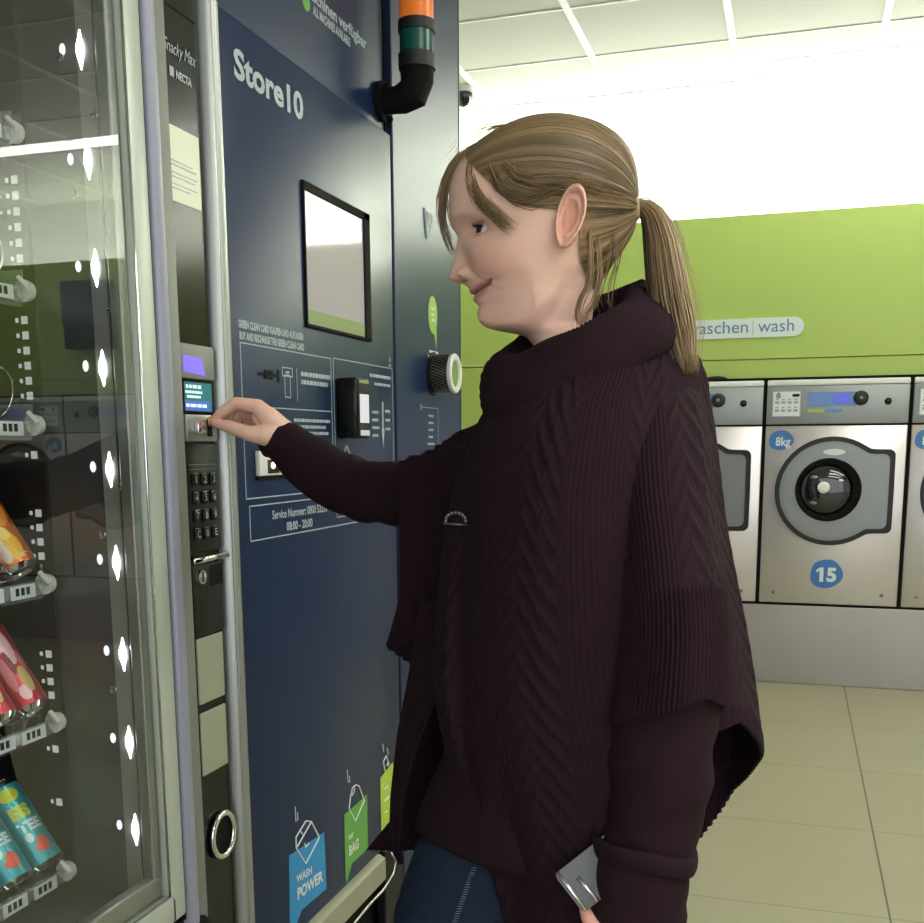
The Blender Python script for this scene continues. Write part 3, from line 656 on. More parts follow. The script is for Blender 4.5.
# lit ticket tray under the arm
y_, z_ = on(256, 466, 0, 0)[1:]
tr_ = obj('change_tray', MB().box((0, 1.644, 1.196), (.010, 1.80, 1.240), 0, .003), M['white_pl'], ks, 30)
obj('tray_well', MB().box((.0095, 1.672, 1.200), (.0108, 1.715, 1.224)), M['dark_pl'], tr_)
obj('tray_lamp', MB().sph((.011, 1.690, 1.214), (.004, .006, .006), 0, 12, 8), emis('warm_lamp', (255, 214, 150), 3), tr_, True)
obj('tray_painted_shadow', MB().box((0, 1.644, 1.190), (.006, 1.80, 1.195)), M['black'], ks)  # black strip standing for the shade under the tray
# screen set into the door
sc = obj('screen_surround', MB().box((-.002, 1.862, 1.475), (.0004, 2.18, 1.735)), M['black'], ks)
ring_y = MB()
for a, b2 in (((1.862, 1.722), (2.182, 1.738)), ((1.862, 1.472), (2.182, 1.479)), ((1.860, 1.472), (1.866, 1.738)), ((2.150, 1.472), (2.182, 1.738))):
    ring_y.box((0, a[0], a[1]), (.005, b2[0], b2[1]), 0, .001)
obj('screen_rim', ring_y, M['black'], sc)
obj('screen', MB().box((.0004, 1.866, 1.479), (.0014, 2.150, 1.722)), M['screen'], sc)
obj('screen_bar', MB().box((.0014, 1.866, 1.481), (.0017, 2.150, 1.506)), M['scr_bar'], sc)
# card reader
cr0 = on(336, 380, 0, 0); 
cr = obj('card_reader', MB().box((0, 1.992, 1.262), (.046, 2.060, 1.385), 0, .006), M['gloss_blk'], ks, 30)
yb = 2.010
obj('reader_face', MB().box((.0455, 1.998, 1.270), (.048, 2.056, 1.383), 0, .002), M['dark_pl'], cr)
obj('reader_screen', MB().box((.048, 2.004, 1.294), (.0488, 2.051, 1.352), 0, .0003), mat('reader_display', (196, 198, 206), .25, emit=(196, 198, 206), es=.3), cr)
obj('reader_strip', MB().box((.048, 2.004, 1.374), (.0488, 2.051, 1.380)), M['scr_bar'], cr)
obj('reader_tag', MB().box((.048, 2.004, 1.268), (.0495, 2.051, 1.279), 0, .0005), M['signwhite'], cr)
obj('wave_mark', MB().prism([(2.022, 1.230), (2.028, 1.230), (2.040, 1.242), (2.054, 1.230), (2.060, 1.230), (2.045, 1.248), (2.035, 1.248)], (.0003, 0, 0), EY, EZ, (.0005, 0, 0)), M['dim_txt'], ks)
# stickers
def bubble(name, px, m, txt1, txt2, label):
    """px: outline in the photograph, put onto the door panel"""
    p = [on(a, b2, 0, .0004)[1:] for a, b2 in px]
    o_ = obj(name, MB().prism(p, (.0003, 0, 0), EY, EZ, (.0006, 0, 0)), m, ks); tag(o_, label); return o_, p
def line_art(name, polys, parent, w=.0016):
    b = MB()
    for pl in polys:
        P = np.array([[.0012, *on(a, b2, 0, .001)[1:]] for a, b2 in pl])
        for i in range(len(P)-1): b.tube([P[i], P[i+1]], w, 5)
    return obj(name, b, M['white_txt'], parent)
Z8 = lambda L, s=5.042, ox=280, oy=740: [(ox+a/s, oy+b2/s) for a, b2 in L]
st, p = bubble('blue_sticker', Z8([(45, 583), (222, 465), (234, 750), (110, 855), (84, 923), (50, 960)]), M['sticker_b'], '', '', 'blue speech bubble sticker')
line_art('box_drawing', [Z8([(130, 622), (82, 545), (80, 490), (130, 408), (158, 412), (198, 490), (130, 622)]), Z8([(82, 545), (158, 412)]), Z8([(100, 455), (118, 480)]), Z8([(124, 520), (128, 540), (146, 520)])], st)
line_art('drop_lines', [Z8([(76, 335), (80, 412)]), Z8([(88, 365), (90, 405)])], ks, .001)
def slant_text(txt, a_px, b_px, hpx, parent, bold=.0006):
    A = on(*a_px, 0, .001); B = on(*b_px, 0, .001); T = on(a_px[0], a_px[1]-hpx, 0, .001)
    ex = (B-A); w = np.linalg.norm(ex); ex /= w; h = T[2]-A[2]; ey = EZ
    return obj('lettering', text_mb(txt, h*1.38, A+np.array([.0003, 0, 0]), ex, ey, .0004, bold=bold, width=w), M['white_txt'], parent)
slant_text('WASH', *Z8([(82, 722), (160, 672)]), 8, st); slant_text('POWER', *Z8([(88, 805), (216, 706)]), 11.5, st, .0012)
st, p = bubble('green_sticker', Z8([(323, 378), (438, 275), (442, 548), (362, 622), (336, 725), (330, 700)]), M['sticker_g'], '', '', 'green speech bubble sticker')
line_art('bag_drawing', [Z8([(348, 345), (356, 280), (365, 240), (382, 226), (398, 232), (424, 305)]), Z8([(348, 345), (380, 408), (424, 305)]), Z8([(362, 280), (372, 262), (376, 240)])], st)
line_art('drop_lines', [Z8([(338, 150), (344, 215)]), Z8([(350, 180), (352, 214)])], ks, .001)
slant_text('MY', *Z8([(346, 505), (372, 485)]), 5, st); slant_text('BAG', *Z8([(348, 585), (396, 540)]), 10, st, .0012)
st, p = bubble('lime_sticker', Z8([(505, 192), (570, 112), (585, 330), (560, 395), (515, 470), (510, 455)]), M['sticker_l'], '', '', 'lime speech bubble sticker')
line_art('tag_drawing', [Z8([(530, 160), (520, 110), (535, 80), (545, 110), (538, 130)]), Z8([(540, 130), (550, 118)])], st)
line_art('drop_lines', [Z8([(518, 20), (522, 60)]), Z8([(540, 40), (546, 75)])], ks, .001)
line_art('lettering', [Z8([(524, 250), (545, 228)]), Z8([(524, 310), (552, 282)]), Z8([(526, 372), (540, 356)])], st, .002)
# base bar, recess and plinth
bb = on(383, 852, 0, .012)
obj('base_bar', MB().prism([(.004, .292), (.018, .284), (.018, .232), (.004, .226), (-.03, .226), (-.03, .292)], (0, 1.567, 0), EX, EZ, (0, bb[1]-1.567, 0)), M['olive'], ks, 30)
obj('base_recess', MB().box((-.034, 1.567, .05), (-.03, 2.325, .235)), M['black'], ks)
cv = [on(a, b2, 0, .012) for a, b2 in ((391, 853), (396, 860), (393, 874), (383, 890), (368, 906), (352, 926), (330, 950))]
obj('cable', MB().tube(cv, .0035, 8), M['clearpl'], ks, True)
obj('kick_plate', MB().box((-.02, 2.20, .0), (.004, 2.325, .285), 0, .003).box((-.02, 1.532, 0), (.0, 2.325, .06)), M['dark_pl'], ks)
# signal tower on a bracket arm
sx = -.014
A0 = np.array([sx, 2.262, 1.99]); a0 = on(380, 102, 0, sx); A0 = a0
xa = .135
vert = lambda z: np.array([xa, A0[1], z])
def at_py(py):                                   # height on the lamp axis for a photo row
    lo, hi = 1.7, 2.6
    for _ in range(40):
        mid = (lo+hi)/2; d = vert(mid)-CAM; yy = PY-F_PX*(d@up)/(d@fw)
        if yy > py: lo = mid
        else: hi = mid
    return lo
# find arm length so that the post is at the photo column 417
for _ in range(40):
    d = vert(A0[2]+.06)-CAM; xx = PX+F_PX*(d@rt)/(d@fw); xa += (417-xx)*.0012
lampz = lambda py: at_py(py)
sg = obj('signal_arm', MB().tube([A0, A0+[.012, 0, 0]], .042, 20).tube([A0, A0+[xa*.5, 0, .0], [xa-.036, A0[1], A0[2]+.001], [xa-.010, A0[1], A0[2]+.010], [xa, A0[1], A0[2]+.036], [xa, A0[1], lampz(68)]], [.028, .028, .031, .036, .037, .037], 24).sph(A0+[.016, 0, .032], .007).sph(A0+[.016, .02, -.032], .007), M['black'], ks, 40)
z1, z2, z3, z4, z5, z6, z7 = [lampz(q) for q in (70, 55, 52, 33, 22, 19, -6)]
obj('signal_collar', MB().tube([vert(z1), vert(z2)], .0405, 28), M['gasket'], sg, 40)
obj('green_lens', MB().tube([vert(z2), vert(z4)], .0375, 28), M['green_l'], sg, 40)
obj('signal_band', MB().tube([vert(z4), vert(z5)], .0405, 28), M['gasket'], sg, 40)
obj('orange_lens', MB().tube([vert(z5), vert(z7)], .0375, 28), M['orange_l'], sg, 40)
obj('signal_cap', MB().tube([vert(z7), vert(z7+.02)], .0405, 28), M['gasket'], sg, 40)

# column to the right
cm = thing('dispenser_cabinet', (-.4, 2.59, 0), 'narrow dark blue column with protruding round knob and small white print', 'column')
obj('housing', MB().box((-.85, 2.338, 0), (0, 2.835, 2.62), 0, .003), M['navy_side'], cm)
obj('side_trim', MB().box((-.01, 2.832, .0), (.001, 2.839, 2.62)), M['gasket'], cm)
kc = on(437, 374, 0, .01)
kn = MB(); ky, kz = kc[1], kc[2]
kb = obj('round_knob', MB().tube([(0, ky, kz), (.004, ky, kz), (.0045, ky, kz), (.053, ky, kz), (.056, ky, kz)], [.055, .055, .048, .048, .046], 40), M['dark_pl'], cm, 40)
b = MB()
for k in range(40):
    for q in range(5):
        a = 2*PI*(k+.5*(q % 2))/40; x = .009+.0095*q
        b.tube([(x, ky+.0485*math.cos(a), kz+.0485*math.sin(a)), (x+.008, ky+.0485*math.cos(a+.1), kz+.0485*math.sin(a+.1))], .0007, 4)
obj('knurling', b, M['alu'], kb)
R = [[(x, ky+r_*math.cos(a), kz+r_*math.sin(a)) for a in np.arange(40)*PI/20] for x, r_ in ((.052, .049), (.060, .050), (.063, .047), (.062, .036), (.056, .034))]
obj('end_ring', MB().rings(R, cap=False), M['white_pl'], kb, 40)
obj('end_disc', MB().tube([(.0555, ky, kz), (.057, ky, kz)], .035, 32), mat('knob_face', (120, 150, 90), .25), kb)
e0 = on(433, 315, 0, .001)
bp = obj('lime_bubble', MB().prism([(e0[1]+.034*math.cos(a), e0[2]+.047*math.sin(a)) for a in np.arange(30)*PI/15 if not 4.9 < a < 5.6] + [], (.0002, 0, 0), EY, EZ, (.0006, 0, 0)).prism([(e0[1]+.005, e0[2]-.04), (e0[1]+.028, e0[2]-.03), (e0[1]+.026, e0[2]-.085)], (.0002, 0, 0), EY, EZ, (.0006, 0, 0)), mat('lime_print', (150, 190, 70), .45), cm)
b = MB(); greek(b, e0[1]-.012, e0[1]+.014, e0[2]+.012, .006, .001, ww=.01); greek(b, e0[1]-.012, e0[1]+.016, e0[2]-.002, .006, .001, ww=.01); greek(b, e0[1]-.010, e0[1]+.012, e0[2]-.016, .006, .001, ww=.01)
greek(b, e0[1]-.03, e0[1]+.04, e0[2]-.095, .006, .0004, ww=.01); greek(b, e0[1]-.04, e0[1]+.045, e0[2]-.108, .006, .0004, ww=.01)
obj('bubble_print', b, M['white_txt'], cm); mb = MB()
l0 = on(428, 227, 0, .0004)
mb.tube([(.0006, l0[1]-.03, l0[2]+.04), (.0006, l0[1]-.01, l0[2]-.03)], .004, 6)
for q in range(4): mb.box((.0004, l0[1]-.005+.011*q, l0[2]-.01+.018*(q % 2)), (.0008, l0[1]+.003+.011*q, l0[2]+.035))
obj('logo_print', mb, M['dim_txt'], cm); mb = MB()
c0_ = on(421, 407, 0, .0004); c1_ = on(438, 409, 0, .0004)
mb.box((.0004, c0_[1], c0_[2]-.001), (.0008, c1_[1], c0_[2]+.001)).box((.0004, c1_[1]-.0015, c0_[2]-.09), (.0008, c1_[1], c0_[2]))
for q, py in enumerate((417, 424, 431, 438, 445, 452, 459, 466)):
    c = on(431, py, 0, .0004); greek(mb, c[1]-.018-.008*(q > 3), c[1]+.018+.008*(q > 3), c[2], .0055, .0004, ww=.01)
obj('small_print', mb, M['dim_txt'], cm)
obj('dot', MB().tube([(.0004, c0_[1], c0_[2]), (.001, c0_[1], c0_[2])], .008, 14), M['sticker_g'], cm)

# ------------------------------------------------------------------ the woman
DIST = 1.28
d0 = ray(560, 461); hd = d0[:2]/np.linalg.norm(d0[:2])
TD = np.array([hd[0], hd[1], 0]); SD = np.array([hd[1], -hd[0], 0])       # away from the lens / to the right
WO = np.array([CAM[0]+hd[0]*DIST, CAM[1]+hd[1]*DIST, 0])
def Wp(px, py, t=0.0):                      # point of the photo at depth t from the body axis
    d = ray(px, py); k = ((WO-CAM)@TD + t)/(d@TD); return CAM + d*k
def st(p): q = np.asarray(p)-WO; return q@SD, q@TD, q[2]
def wst(s, t, z): return WO + np.outer(np.atleast_1d(s), SD) + np.outer(np.atleast_1d(t), TD) + np.outer(np.atleast_1d(z), EZ)
person = thing('person', tuple(WO), 'blonde woman with ponytail in a dark aubergine knit poncho and jeans, inserting a coin', 'person')
def smooth(e0, e1, x): q = np.clip((x-e0)/(e1-e0), 0, 1); return q*q*(3-2*q)
def gauss(x, s): return np.exp(-(x/s)**2)
def interp_rows(tab, y, c):
    T = np.array(tab, float)
    x = T[:, 0]; v = T[:, c]
    # monotone-ish cubic (Catmull-Rom on the table)
    m = np.gradient(v, x); i = np.clip(np.searchsorted(x, y)-1, 0, len(x)-2); h = x[i+1]-x[i]; q = np.clip((y-x[i])/h, 0, 1)
    return (2*q**3-3*q**2+1)*v[i] + (q**3-2*q**2+q)*h*m[i] + (-2*q**3+3*q**2)*v[i+1] + (q**3-q**2)*h*m[i+1]

# --- head, neck and torso as one loft (rows follow the photo's rows)
HEAD = [(128, 535, 560, .012), (131, 515, 580, .034), (138, 494, 600, .052), (150, 473, 616, .064), (165, 458, 625, .071), (180, 451.5, 629, .0745), (200, 449, 631, .076),
        (215, 449.5, 630, .0755), (225, 451, 628, .0745), (235, 458, 625, .073), (245, 460.5, 620, .0715), (255, 462.5, 614, .0695), (265, 465, 608, .067), (275, 467.5, 603, .0645),
        (283, 469, 599, .062), (290, 470.2, 597, .060), (295, 473, 595, .0585), (300, 475, 594, .0575), (305, 477, 593.5, .056), (312, 477.5, 593, .0535), (318, 478.5, 592.5, .051), (323, 481.5, 592, .049), (327, 488, 592, .047),
        (329.5, 497, 592, .046), (331.5, 508, 592, .046), (334, 520, 592, .047), (340, 529, 593, .0485), (350, 536, 598, .051), (365, 540, 606, .055), (385, 530, 625, .075), (410, 505, 655, .125), (440, 488, 680, .165), (500, 480, 690, .175),
        (600, 480, 675, .15), (700, 490, 665, .13), (800, 510, 650, .11), (830, 530, 640, .09)]
rows = np.concatenate([np.linspace(128, 212, 46), np.linspace(213, 334, 150), np.linspace(336, 400, 30), np.linspace(405, 830, 24)])
NA = 288
u = np.arange(NA)/NA*2*PI
phi = u - 0.55*np.sin(u)                    # denser at the face (phi = 0 is straight ahead)
body = MB(); R = []; Cc = []
nose_tab = [(228, 0), (235, 1.0), (245, 4.5), (256, 8), (265, 12.5), (272, 17), (276, 18.8), (279, 16.5), (281, 11), (283, 5), (286, 0.6), (290, 0)]
nose_sig = [(228, .007), (245, .0085), (260, .0105), (270, .0105), (276, .0108), (281, .0105), (290, .011)]
jaw_x = np.array([470, 494, 517, 540, 556, 566, 580, 640]); jaw_y = np.array([331, 330, 326, 316, 300, 280, 262, 240])
for y in rows:
    Fp, Bp, w = (interp_rows(HEAD, y, c) for c in (1, 2, 3))
    z = Wp(0.5*(Fp+Bp), y)[2]
    mid = Fp+(Bp-Fp)*0.52
    sF, sB, sM = (st(Wp(q, y))[0] for q in (Fp, Bp, mid))
    c_, s_ = np.cos(phi), np.sin(phi)
    n = 2.0-.28*float(smooth(205, 235, y)*smooth(338, 322, y))
    cc = np.sign(c_)*np.abs(c_)**(2/n); ss = np.sign(s_)*np.abs(s_)**(2/n)
    s = np.where(c_ > 0, sM-(sM-sF)*cc, sM+(sB-sM)*(-cc)); t = -w*ss       # positive phi is the near side
    pxm = (sB-sF)/(Bp-Fp)                                # metres per photo column
    front = smooth(-.02, .30, c_)
    # cheeks fuller / face narrower towards the front
    na = np.interp(y, *zip(*nose_tab)); ng = np.interp(y, *zip(*nose_sig))
    s = s - na*pxm*gauss(t, ng)*front
    # nostril wing
    s = s - .0105*gauss(y-273.5, 5.2)*gauss(np.abs(t)-.0148, .0046)*front + .003*gauss(y-280.3, 1.6)*gauss(np.abs(t)-.0085, .0035)*front
    col = s/pxm*1.0; px_here = Fp+(s-sF)/pxm
    # under the jaw: pull the neck in
    if 255 < y < 356:
        jl = np.interp(px_here, jaw_x, jaw_y); k = smooth(-5, 20, y-jl)*smooth(585, 540, px_here)
        t = t*(1-.17*k*float(smooth(262, 296, y)*smooth(356, 336, y)))
    at = np.abs(t); face = front*(y < 331)
    # eye sockets, brow ridge, cheek, smile
    if 205 < y < 262:
        s = s + (.0150*np.exp(-((at-.034)/.019)**2-((y-231)/8.5)**2) - .003*np.exp(-((at-.028)/.018)**2-((y-217)/5)**2))*face
    s = s - (.0045*np.exp(-((at-.040)/.016)**2-((y-262)/16)**2))*face
    t = t*(1+.05*np.exp(-((at-.052)/.016)**2-((y-268)/18)**2)*face)
    s = s + .0075*smooth(.006, .032, at)*smooth(272, 290, y)*smooth(334, 318, y)*face
    # mouth: lips run back along a smile line
    ml = 294.8 - 11.5*np.clip((at-.004)/.035, 0, 1.2)**1.25
    inm = smooth(.041, .032, at)*face
    s = s + .0050*gauss(y-ml, 1.5)*inm - .0012*gauss(y-(ml-4.2), 2.6)*inm - .0016*gauss(y-(ml+4.8), 3.0)*inm
    s = s + .0018*np.exp(-((at-.0415)/.004)**2-((y-283.0)/4)**2)*face
    s = s + .0022*gauss(y-305.5, 3.0)*smooth(.024, .008, at)*face
    fold = 283-(at-.018)*1500*0+0*at
    nl = np.interp(y, [270, 278, 288, 298], [.0205, .0255, .0345, .039])
    s = s + .0016*np.exp(-((at-nl)/.0032)**2)*smooth(268, 275, y)*smooth(300, 290, y)*face
    P = wst(s, t, np.full(NA, z)); R.append(P)
    # skin tone: lips, cheeks, nose tip, lids
    base = np.array(lin((234, 192, 174)))[None].repeat(NA, 0)
    def mixc(a, rgb, k): return a*(1-k[:, None])+np.array(lin(rgb))[None]*k[:, None]
    base = mixc(base, (222, 154, 138), .5*np.exp(-((at-.045)/.02)**2-((y-268)/16)**2)*face)
    base = mixc(base, (220, 150, 136), .6*gauss(at, .014)*gauss(y-275, 9)*face)
    lipk = np.clip(gauss(y-(ml+1.5), np.interp(at, [0, .02, .041], [6.6, 5.8, 2.0]))*1.25, 0, 1)*smooth(.041, .035, at)*face if 270 < y < 310 else np.zeros(NA)
    lipk = np.where(lipk > .35, np.minimum(1, lipk*1.1), lipk*.3)
    base = mixc(base, (182, 104, 106), lipk*.8)
    base = mixc(base, (110, 52, 50), (gauss(y-ml, 1.25)*smooth(.042, .037, at)*face)*.85)  # shade between the lips, painted into the skin colour
    base = mixc(base, (96, 50, 46), gauss(y-280.6, 1.5)*gauss(at-.0085, .0032)*face*.9)  # dark of the nostril opening, put in as colour
    Cc.append(base)
body.rings(R, 0, True, True, np.concatenate(Cc))
def ear(side):
    na, nr = 40, 16; v = []; cen = st(Wp(569.5, 217, side*.082))
    fwd = .25
    for i in range(nr+1):
        r = i/nr
        for k in range(na):
            a = 2*PI*k/na; ca, sa = math.cos(a), math.sin(a)
            rx = .0172 if ca > 0 else .0150; rz = .0335 if sa > 0 else .0345
            rx *= 1-.20*max(0, -sa)**1.5; 
            x = rx*r*ca + .006*sa*r; z = rz*r*sa*(1-.05*ca)
            lift = .013*smooth(.3, .98, r)*(.75+.45*ca) + .005
            rim = .0045*math.exp(-((r-.88)/.08)**2)*(1 if not (-2.4 < a-PI < -.2 and False) else .2)
            conc = -.0085*math.exp(-((x+.002)/.006)**2-((z+.003)/.011)**2) - .003*math.exp(-((r-.70)/.08)**2)*(1 if sa > -.3 else .2) + .003*math.exp(-((r-.5)/.1)**2)*(1 if ca > -.2 else .3)
            rim *= .3 if (ca < -.3 and sa < .6) else 1.0
            conc += .0042*math.exp(-((r-.60)/.09)**2)*(1 if ca > -.35 else 0) - .0030*math.exp(-((r-.77)/.06)**2)*(1 if ca > -.35 else 0)
            trag = .004*math.exp(-((x+.010)/.004)**2-((z+.004)/.006)**2)
            T = lift+rim+conc+trag
            v.append((cen[0]+x, side*(.0745+T), cen[2]+z))
    # close at the back: fold rim to the skull
    for k in range(na):
        a = 2*PI*k/na; v.append((cen[0]+.011*math.cos(a), side*.060, cen[2]+.026*math.sin(a)))
    V = np.array(v); V = wst(V[:, 0], V[:, 1], V[:, 2]); f = []
    for i in range(nr+1):
        for k in range(na): f.append((i*na+k, i*na+(k+1) % na, (i+1)*na+(k+1) % na, (i+1)*na+k))
    body.add(V, f, 0, lin((230, 180, 160)))
ear(-1); ear(1)

# --- hands: capsule skeletons fused by a voxel remesh, appended to the body mesh
def cap_chain(mb, pts, rad):
    P = [np.asarray(p, float) for p in pts]
    for i in range(len(P)-1):
        a, b = P[i], P[i+1]; L = np.linalg.norm(b-a); T = (b-a)/L; n = 9
        path = []; rr = []
        for q in np.linspace(-PI/2, 0, 5)[1:-1]: path.append(a+T*rad[i]*math.sin(q)); rr.append(rad[i]*math.cos(q))
        for q in np.linspace(0, 1, 5): path.append(a+(b-a)*q); rr.append(rad[i]*(1-q)+rad[i+1]*q)
        for q in np.linspace(0, PI/2, 5)[1:-1]: path.append(b+T*rad[i+1]*math.sin(q)); rr.append(rad[i+1]*math.cos(q))
        mb.tube(path, rr, 14)
def fuse(mb, vox, sm=4):
    me = bpy.data.meshes.new('tmp'); me.from_pydata(np.concatenate(mb.v).tolist(), [], mb.f); o = bpy.data.objects.new('tmp', me); COL.objects.link(o)
    bm = bmesh.new(); bm.from_mesh(me); bmesh.ops.recalc_face_normals(bm, faces=bm.faces[:]); bm.to_mesh(me); bm.free()
    md = o.modifiers.new('r', 'REMESH'); md.mode = 'VOXEL'; md.voxel_size = vox
    ms = o.modifiers.new('s', 'SMOOTH'); ms.factor = .5; ms.iterations = sm
    dg = bpy.context.evaluated_depsgraph_get(); e = o.evaluated_get(dg).to_mesh()
    V = np.array([q.co[:] for q in e.vertices]); F = [tuple(q.vertices) for q in e.polygons]
    o.evaluated_get(dg).to_mesh_clear(); bpy.data.objects.remove(o); bpy.data.meshes.remove(me); return V, F
YH = 1.487
def Hp(px, py, dy=0.0): return on(px, py, 1, YH+dy)
hm = MB()
wrist = Hp(279, 432, .018)
cap_chain(hm, [Hp(300, 447, .022), wrist, Hp(268, 419, .020)], [.026, .0245, .020])
for px, py, dy, r in ((258.5, 407.5, .000, .0125), (257.5, 409, .020, .0128), (260, 414, .040, .0122), (264, 421, .058, .0115)):
    cap_chain(hm, [Hp(281, 431, .012+dy*.35), Hp(270, 419, dy*.8), Hp(px, py, dy)], [.0185, .0165, r])
cap_chain(hm, [Hp(272, 428, .03), Hp(264, 418, .03)], [.02, .016])
cap_chain(hm, [Hp(258, 406.5, 0), Hp(236.5, 403, -.004), Hp(223, 411, -.003), Hp(213.5, 419.5, 0)], [.0118, .0095, .0083, .0062])
cap_chain(hm, [Hp(257, 408, .02), Hp(234, 405.5, .022), Hp(224, 415, .019), Hp(217, 423, .014)], [.012, .0095, .0083, .0065])
cap_chain(hm, [Hp(260, 413, .04), Hp(239, 413.5, .044), Hp(235, 424, .040), Hp(242, 429, .036)], [.0115, .009, .0082, .0068])
cap_chain(hm, [Hp(264, 420, .058), Hp(248, 421.5, .061), Hp(245, 430, .056), Hp(251, 433, .051)], [.0105, .008, .0074, .0062])
cap_chain(hm, [Hp(275, 433, .004), Hp(265, 435.5, -.008), Hp(249, 433.5, -.015), Hp(229, 426.5, -.010), Hp(214.5, 423.2, -.003)], [.019, .0165, .0125, .0102, .0068])
cap_chain(hm, [Hp(266, 428, .004), Hp(258, 418, .006)], [.012, .010])
V, F = fuse(hm, .0017, 5)
tip = Hp(214, 421)
dist = np.linalg.norm(V-tip, axis=1); kk = gauss(dist, .022)[:, None]*.6
kn = np.array([Hp(236.5, 403, -.004), Hp(258, 406.5, 0), Hp(229, 426, -.01)])
kk = np.maximum(kk, .45*np.max(np.exp(-(np.linalg.norm(V[:, None]-kn[None], axis=2)/.011)**2), axis=1)[:, None])
body.add(V, F, 0, np.array(lin((230, 188, 168)))*(1-kk)+np.array(lin((222, 152, 136)))*kk)
# left hand around the wallet
hm = MB(); LH = lambda px, py, t: Wp(px, py, t)
cap_chain(hm, [LH(640, 850, -.20), LH(636, 905, -.20), LH(632, 935, -.195)], [.03, .026, .024])
for i, (tq, y1) in enumerate(((-.215, 955), (-.20, 962), (-.185, 966), (-.17, 966))):
    cap_chain(hm, [LH(632, 925, -.195), LH(622, y1-2, tq), LH(600, y1+6, tq+.01), LH(582, y1-4, tq+.03), LH(578, y1-22, tq+.038)], [.018, .0125, .0095, .0088, .007])
cap_chain(hm, [LH(628, 925, -.205), LH(612, 935, -.225), LH(598, 930, -.232), LH(588.5, 917, -.232), LH(584.5, 910, -.230)], [.017, .0135, .0105, .0088, .0062])
V, F = fuse(hm, .0019, 5)
body.add(V, F, 0, lin((226, 164, 152)))
obj('body', body, M['skin'], person, True, True)

# --- eyes
for sgn in (-1, 1):
    ec = st(Wp(487.0, 230.5, sgn*.032)); T = sgn*.0325; r = .0122
    def eye_pt(az, el, rr=r): return wst(ec[0]-rr*math.cos(el)*math.cos(az), T+sgn*rr*math.cos(el)*math.sin(az)*1.0, ec[2]+rr*math.sin(el))[0]
    def cap_(rr, el0, el1, az0, az1, n=14):
        g_ = [[eye_pt(az0+(az1-az0)*i/n, e, rr) for i in range(n+1)] for e in np.linspace(el0, el1, 10)]; return g_
    mb = MB(); c = eye_pt(0, 0, 0); mb.sph(c, r, 0, 24, 16)
    eye = obj('eye', mb, M['eye_white'], person, True)
    gaze = wst(ec[0]-1, T-.60, ec[2]+.10)[0]-c; gaze /= np.linalg.norm(gaze)
    e1 = np.cross(gaze, EZ); e1 /= np.linalg.norm(e1); e2 = np.cross(e1, gaze)
    def disc(R_, off, hgt): return [[c+gaze*(math.sqrt(max(r*r-q*q, 0))+off)+q*(math.cos(a)*e1+math.sin(a)*e2) for a in np.arange(24)*PI/12] for q in np.linspace(R_, R_*.02, 5)]
    ir = obj('iris', MB().rings(disc(.0070, .0003, 0)), M['iris'], eye, True)
    obj('pupil', MB().rings(disc(.0036, .0006, 0)), M['skin_dark'], eye, True)
    # lids (skin) and lashes
    sk = np.array(lin((216, 162, 144)))
    ul = MB(); g1 = cap_(r+.0011, .32, 1.45, -1.15, 1.25); ul.rings(g1, closed=False, cap=False, c=sk)
    g2 = cap_(r+.0011, -1.4, -.30, -1.15, 1.25); ul.rings(g2, closed=False, cap=False, c=np.array(lin((220, 172, 152))))
    o_ = obj('eyelids', ul, M['skin'], eye, True, True); so = o_.modifiers.new('t', 'SOLIDIFY'); so.thickness = .0012; so.offset = 0
    la = MB()
    la.tube([eye_pt(a, .33-.12*abs(a-.1)**2, r+.0014) for a in np.linspace(-1.1, 1.3, 16)], np.linspace(.0006, .0010, 16), 6)
    for a in np.linspace(-1.0, 1.25, 20):
        p0 = eye_pt(a, .33, r+.0013); p1 = eye_pt(a*1.08, .29, r+.0042); p2 = eye_pt(a*1.14, .40, r+.0072)
        la.tube([p0, p1, p2], [.0005, .0004, .0001], 4)
    obj('lashes', la, M['skin_dark'], eye)
    # brow
    bw = MB()
    for k in range(70):
        q = rng.random(); a = (q*1.0-.25); px = 462.5+q*27; py = 218.5-3.5*math.sin(q*2.2)+q*3+rng.normal()*.9
        tt = sgn*(.016+.034*q); 
        sx = st(Wp(px, py))[0]-.001; zz = Wp(px, py)[2]
        p0 = wst(sx, tt, zz)[0]; p1 = wst(sx+.006, tt+sgn*.004, zz+.0015)[0]
        bw.tube([p0, (p0+p1)/2-SD*.0006, p1], [.0005, .0005, .0001], 4, 0, True, lin((120, 94, 70)))
    obj('eyebrow', bw, M['hair'], eye, False, True)

# --- hair
HC = st(Wp(545, 204)); pm = .00122
HR = np.array([90*pm, .081, (Wp(545, 120.5)[2]-Wp(545, 204)[2])])                 # radii along s, t, z
KN = np.array(st(Wp(632, 207)))-np.array(HC)
from mathutils.bvhtree import BVHTree
scalp = BVHTree.FromPolygons([tuple(q) for q in body.v[0]], [f_ for f_ in body.f if max(f_) < len(body.v[0])])
HCW = wst(*[np.array([h]) for h in HC])[0]
def srad(d):
    d = d/np.linalg.norm(d); w = d[0]*SD+d[1]*TD+d[2]*EZ
    h = scalp.ray_cast(Vector(HCW+w*.02), Vector(w)); return (h[3]+.02) if h[0] is not None else .09
near = [(463, 150), (469, 158), (478, 168), (488, 179), (501, 192), (518, 204), (538, 208), (552, 198), (564, 186), (576, 183), (585, 192), (588, 210), (588, 235), (588, 258), (591, 280), (598, 298), (606, 303)]
tn = [0, -.028, -.046, -.058, -.068, -.074, -.077, -.079, -.081, -.081, -.081, -.080, -.078, -.073, -.062, -.040, 0]
hl = [np.array([*st(Wp(a, b2, c_))]) for (a, b2), c_ in zip(near, tn)]
far = [q*np.array([1, -1, 1]) for q in hl[1:-1]][::-1]
loop = np.array(hl+far)-np.array(HC)
